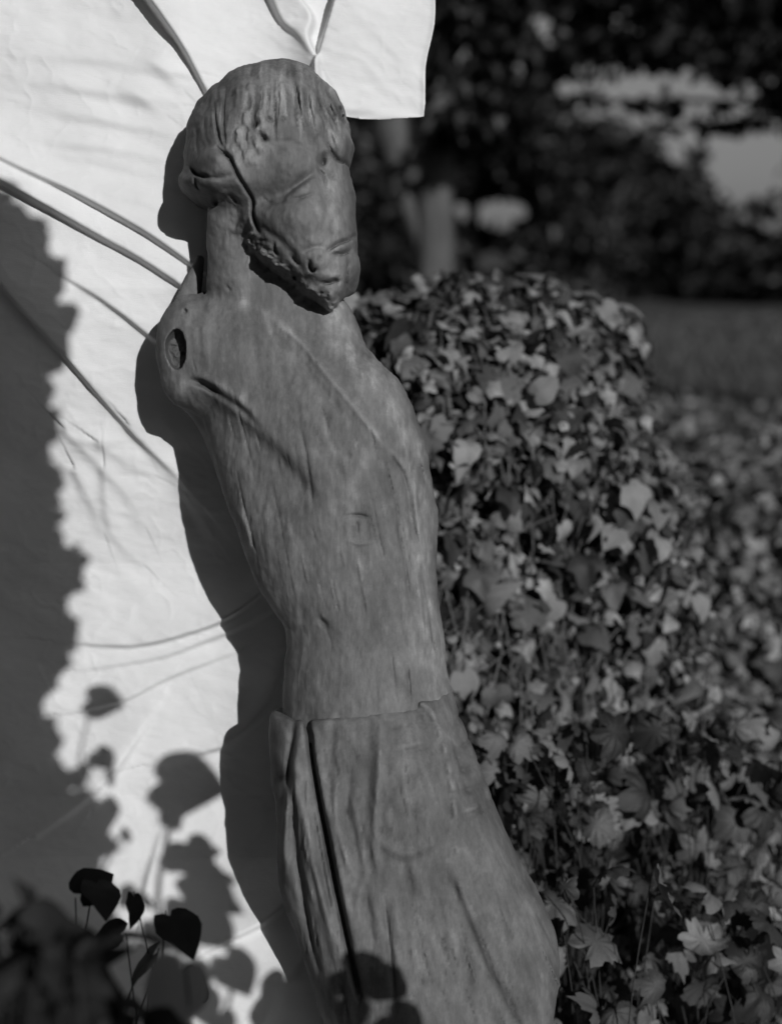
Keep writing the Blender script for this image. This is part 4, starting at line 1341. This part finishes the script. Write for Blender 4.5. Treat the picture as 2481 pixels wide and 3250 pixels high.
def tree(name, label, base, trunk, blobs, dens, size, gaps=(), limbs=(), mat=None, bark=None, group='trees along the far side of the lawn'):
    b = np.array([base[0], base[1], 0.0])
    e = empty(name, b)
    tag(e, label, 'tree', group)
    V, q = tube(smooth_pts([p for p, r in trunk], 5), np.interp(np.linspace(0, 1, (len(trunk) - 1) * 5 + 1), np.linspace(0, 1, len(trunk)), [r for p, r in trunk]), 10)
    obj('trunk', V, q, bark or M_BARK, e, b)
    for lb in limbs:
        V, q = tube(smooth_pts([p for p, r in lb], 5), np.interp(np.linspace(0, 1, (len(lb) - 1) * 5 + 1), np.linspace(0, 1, len(lb)), [r for p, r in lb]), 7)
        obj('limb', V, q, bark or M_BARK, e, b)
    bag = Bag()
    blobs_to_leaves(bag, blobs, dens, size, gaps)
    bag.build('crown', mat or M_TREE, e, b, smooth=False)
    return e


GAPS = [(1585, 672, 125, 72), (1400, 850, 85, 66), (1555, 828, 105, 62), (1465, 665, 52, 55), (1460, 130, 60, 50), (1715, 75, 60, 45), (1640, 205, 50, 40), (1440, 205, 45, 35), (1670, 415, 45, 34), (2110, 870, 40, 34)]
GAPS += [(1380 + 620 * rng.random(), 30 + 290 * rng.random(), 24 + 22 * rng.random(), 18 + 16 * rng.random()) for k in range(18)]
# far dense trees, 38-46 m
far = []
def fillb(x0, x1, yt, yb, Y, step, r):
    o = []
    for x in np.arange(x0, x1, step):
        top = np.interp(x, yt[0], yt[1])
        for y in np.arange(top + r, yb + r, step * 0.9):
            o.append((x + rng.normal(0, step * .2), y + rng.normal(0, step * .2), Y * (1 + rng.normal(0, 0.03)), r * (0.9 + 0.4 * rng.random()), r * (0.8 + 0.4 * rng.random())))
    return o


TOP = ([1000, 1600, 1680, 1740, 1850, 1964, 2040, 2140, 2230, 2320, 2420, 2700], [-100, -60, 150, 350, 372, 405, 480, 590, 650, 690, 740, 700])
specs = [(1020, 1330, 40, 'dense dark tree behind the bowed head, leftmost of the far trees'), (1330, 1640, 43, 'tall dark tree showing small bright gaps above the ivy mound'),
         (1640, 1900, 41, 'dark rounded tree just right of the bright gaps'), (1900, 2160, 44, 'dark tree rising in the middle of the open sky at right'),
         (2160, 2560, 42, 'lower hazy tree at the right edge beyond the lawn')]
for (x0, x1, Y, lab) in specs:
    xc = (x0 + x1) / 2
    b = at(xc, 900, Y)
    top = at(xc, np.interp(xc, *TOP) + 80, Y)
    base = np.array([b[0], b[1], 0])
    tree('dark_tree', lab, b, [(base, 0.22), ((base + top) / 2 + np.array([0.2, 0, 0]), 0.15), (top, 0.05)],
         fillb(x0 + 30, x1 + 10, TOP, 905, Y, 66, 56), 110, 0.40, GAPS)

# the same row carried on to both sides of the picture
for k, x0 in enumerate(list(range(-3300, 1000, 430)) + list(range(2560, 5600, 430))):
    Y = 42 + rng.normal(0, 1.5); xc = x0 + 215; yt = 330 + 260 * rng.random()
    b = at(xc, 900, Y); base = np.array([b[0], b[1], 0]); top = at(xc, yt + 80, Y)
    tree('dark_tree', 'dark tree of the far row, outside the picture', b, [(base, 0.22), ((base + top) / 2 + np.array([0.2, 0, 0]), 0.15), (top, 0.05)],
         [(xc + rng.normal(0, 120), yt + (900 - yt) * rng.random(), Y + rng.normal(0, 1.2), 120, 100) for j in range(16)], 34, 0.6, group='far row outside the picture')

# nearer tree with the forked trunk
Y = 9.0
b = at(1300, 1000, Y); b[2] = 0
nb = []
for k in range(34):
    x = 1150 + 520 * rng.random(); y = -80 + 560 * rng.random() ** 1.2
    if y > 300 and 1170 < x < 1450: continue
    nb.append((x, y, Y + rng.normal(0, 0.6), 60 + 40 * rng.random(), 34 + 26 * rng.random()))
tree('forked_tree', 'nearer tree with a forked pale trunk just right of the head', b,
     [(b, 0.15), (at(1385, 900, Y), 0.13), (at(1380, 700, Y), 0.12), (at(1390, 400, Y), 0.10), (at(1410, 0, Y), 0.07)], nb, 34, 0.12, [(gx, gy, ga * 0.9, gb * 0.9) for gx, gy, ga, gb in GAPS],
     limbs=[[(at(1370, 890, Y), 0.06), (at(1330, 740, Y), 0.055), (at(1270, 590, Y), 0.05), (at(1245, 420, Y), 0.10), (at(1220, 200, Y), 0.09)]], bark=M_PALEBARK, group=None)

# tree reaching over from the right with hanging sprays
Y = 11.0
b = at(2900, 1000, Y); b[2] = 0
ob = []
k = 0
while k < 150:
    x = 1560 + 1100 * rng.random(); y = -90 + 540 * rng.random()
    if y > np.interp(x, [1560, 1700, 1850, 2000, 2150, 2300, 2450, 2660], [290, 270, 245, 215, 200, 225, 300, 360]): continue
    ob.append((x, y, Y + rng.normal(0, 0.6), 50 + 30 * rng.random(), 17 + 16 * rng.random())); k += 1
lim = []
for (p0, p1) in (((2900, 420), (1750, 330)), ((2900, 300), (1650, 40)), ((2900, 150), (1560, -30)), ((2800, 420), (2050, 430))):
    m_ = ((p0[0] + p1[0]) / 2, (p0[1] + p1[1]) / 2 - 50)
    lim.append([(at(*p0, Y), 0.045), (at(*m_, Y), 0.022), (at(*p1, Y), 0.008)])
    for t in np.linspace(0.2, 1.1, 9):
        a_ = [(1 - t) ** 2 * p0[i_] + 2 * t * (1 - t) * (2 * m_[i_] - (p0[i_] + p1[i_]) / 2) + t * t * p1[i_] for i_ in (0, 1)]
        ob.append((a_[0] + rng.normal(0, 14), a_[1] + rng.normal(0, 16), Y, 36 + 30 * rng.random(), 8 + 9 * rng.random()))
tree('overhanging_tree', 'tree leaning in from the right with leafy boughs across the sky', b,
     [(b, 0.28), (at(2900, 500, Y), 0.2), (at(2880, 100, Y), 0.15), (at(2860, -300, Y), 0.1)], ob, 30, 0.12, GAPS, limbs=lim, group=None)

# airy tree in the middle distance, sky through it
Y = 24.0
b = at(1870, 900, Y); b[2] = 0
ab = []
for k in range(78):
    x = 1740 + 700 * rng.random(); y = 440 + 380 * rng.random()
    if y < np.interp(x, [1740, 1900, 2000, 2150, 2300, 2440], [470, 430, 430, 470, 500, 640]): continue
    ab.append((x, y, Y + rng.normal(0, 1), 20 + 20 * rng.random(), 16 + 14 * rng.random()))
tree('airy_tree', 'airy mid distance tree whose leaves mottle the sky at right', b,
     [(b, 0.13), (at(1900, 760, Y), 0.11), (at(1990, 560, Y), 0.05)], ab, 60, 0.20, limbs=[[(at(1895, 780, Y), 0.08), (at(1860, 680, Y), 0.06), (at(1840, 580, Y), 0.02)], [(at(1905, 750, Y), 0.05), (at(2040, 660, Y), 0.03), (at(2120, 600, Y), 0.015)]],
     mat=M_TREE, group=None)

# leaf spray shading the hem
for (x, y, s, a) in ((1130, 3090, 0.062, 70), (1200, 3110, 0.05, 60), (1040, 3150, 0.05, -40), (1110, 3200, 0.05, 20), (1250, 3230, 0.05, 60), (1000, 3240, 0.06, 0), (1180, 3300, 0.06, 20), (1080, 3290, 0.06, 10)):
    P_ = caster_skirt(x, y, W3)
    z = SUNW; an = math.radians(a)
    yv = math.sin(an) * RIGHT - math.cos(an) * UP; yv = yv - (yv @ z) * z; yv /= np.linalg.norm(yv)
    k = rng.integers(3)
    leaf_part(spray, org3, HEART[k], 'heart%d' % k, M_LOBED, P_ - yv * s * 0.3, np.stack([np.cross(yv, z), yv, z], 1), s)
pts = [org3, caster_skirt(1130, 3400, W3), caster_skirt(1140, 3150, W3)]
V, q = tube(smooth_pts(pts, 6), 0.002, 6)
obj('stem', V, q, M_STEM, spray, org3, tone=np.full(len(V), 0.5))

# ------------------------------------------------------------------ ADDED TREES OUT OF VIEW (put in to block sky light and deepen shadows)
def clear_of_sun(P):
    """leave the gap through which the low sun reaches the figure, the sheet and the ivy"""
    k = (P[:, 1] - 2.0) / SUNW[1]
    Q = P - k[:, None] * SUNW
    near = (Q[:, 0] > -1.3) & (Q[:, 0] < 2.2) & (Q[:, 2] > -1.0) & (Q[:, 2] < 2.6)
    lawn = (Q[:, 0] > 0.3) & (Q[:, 0] < 9.5) & (Q[:, 2] > -1.0) & (Q[:, 2] < 7.0)
    return ~((k > 0) & (near | lawn))


def clear_of_view(P):
    pu, pv = proj(P)
    dz = -((P - CAM) @ BACK)
    return ~((dz > 0) & (pu > -250) & (pu < 2750) & (pv > -420) & (pv < 3600))


def added_shade_tree(x, y, hgt, rad, zlow, n, label, group='added trees behind the camera blocking sky light'):
    b = np.array([x, y, 0.0])
    e = empty('added_shade_tree', b)
    tag(e, label, 'tree', group)
    V, q = tube(smooth_pts([b, b + [0.1, 0.05, hgt * .4], b + [0, 0.1, hgt * .8]], 6), np.linspace(0.22, 0.06, 13), 9)
    obj('trunk', V, q, M_BARK, e, b)
    d = rng.normal(0, 1, (n, 3)); d /= np.linalg.norm(d, axis=1)[:, None]
    d *= (rng.random(n) ** 0.3)[:, None]
    P = b + np.array([0, 0, (hgt + zlow) / 2]) + d * np.array([rad, rad, (hgt - zlow) / 2])
    P = P[clear_of_sun(P) & clear_of_view(P)]
    bag = Bag()
    leaf_stuff(bag, QUAD, P, frames(rng.normal(0, 1, (len(P), 3)), 1.5), 0.30 * (0.8 + 0.6 * rng.random(len(P))))
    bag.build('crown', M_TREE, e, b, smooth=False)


for (x, y, hgt, rad) in ((-9, -1, 11, 3.6), (-7.5, -6.5, 12, 3.8), (-2.5, -8.5, 12, 3.8), (3.2, -9.5, 13, 4.0), (8.5, -7.5, 12, 3.8)):
    added_shade_tree(x, y, hgt, rad, 0.2, 5200, 'dark unseen tree added behind the camera to block sky light')
added_shade_tree(-3.4, 3.2, 7.5, 5.2, 3.3, 7000, 'spreading tree added left of the sheet, its unseen crown blocking sky light overhead', None)
added_shade_tree(5.4, -1.8, 9.5, 5.2, 4.4, 7000, 'spreading tree added right of the camera, its unseen crown blocking sky light overhead', None)
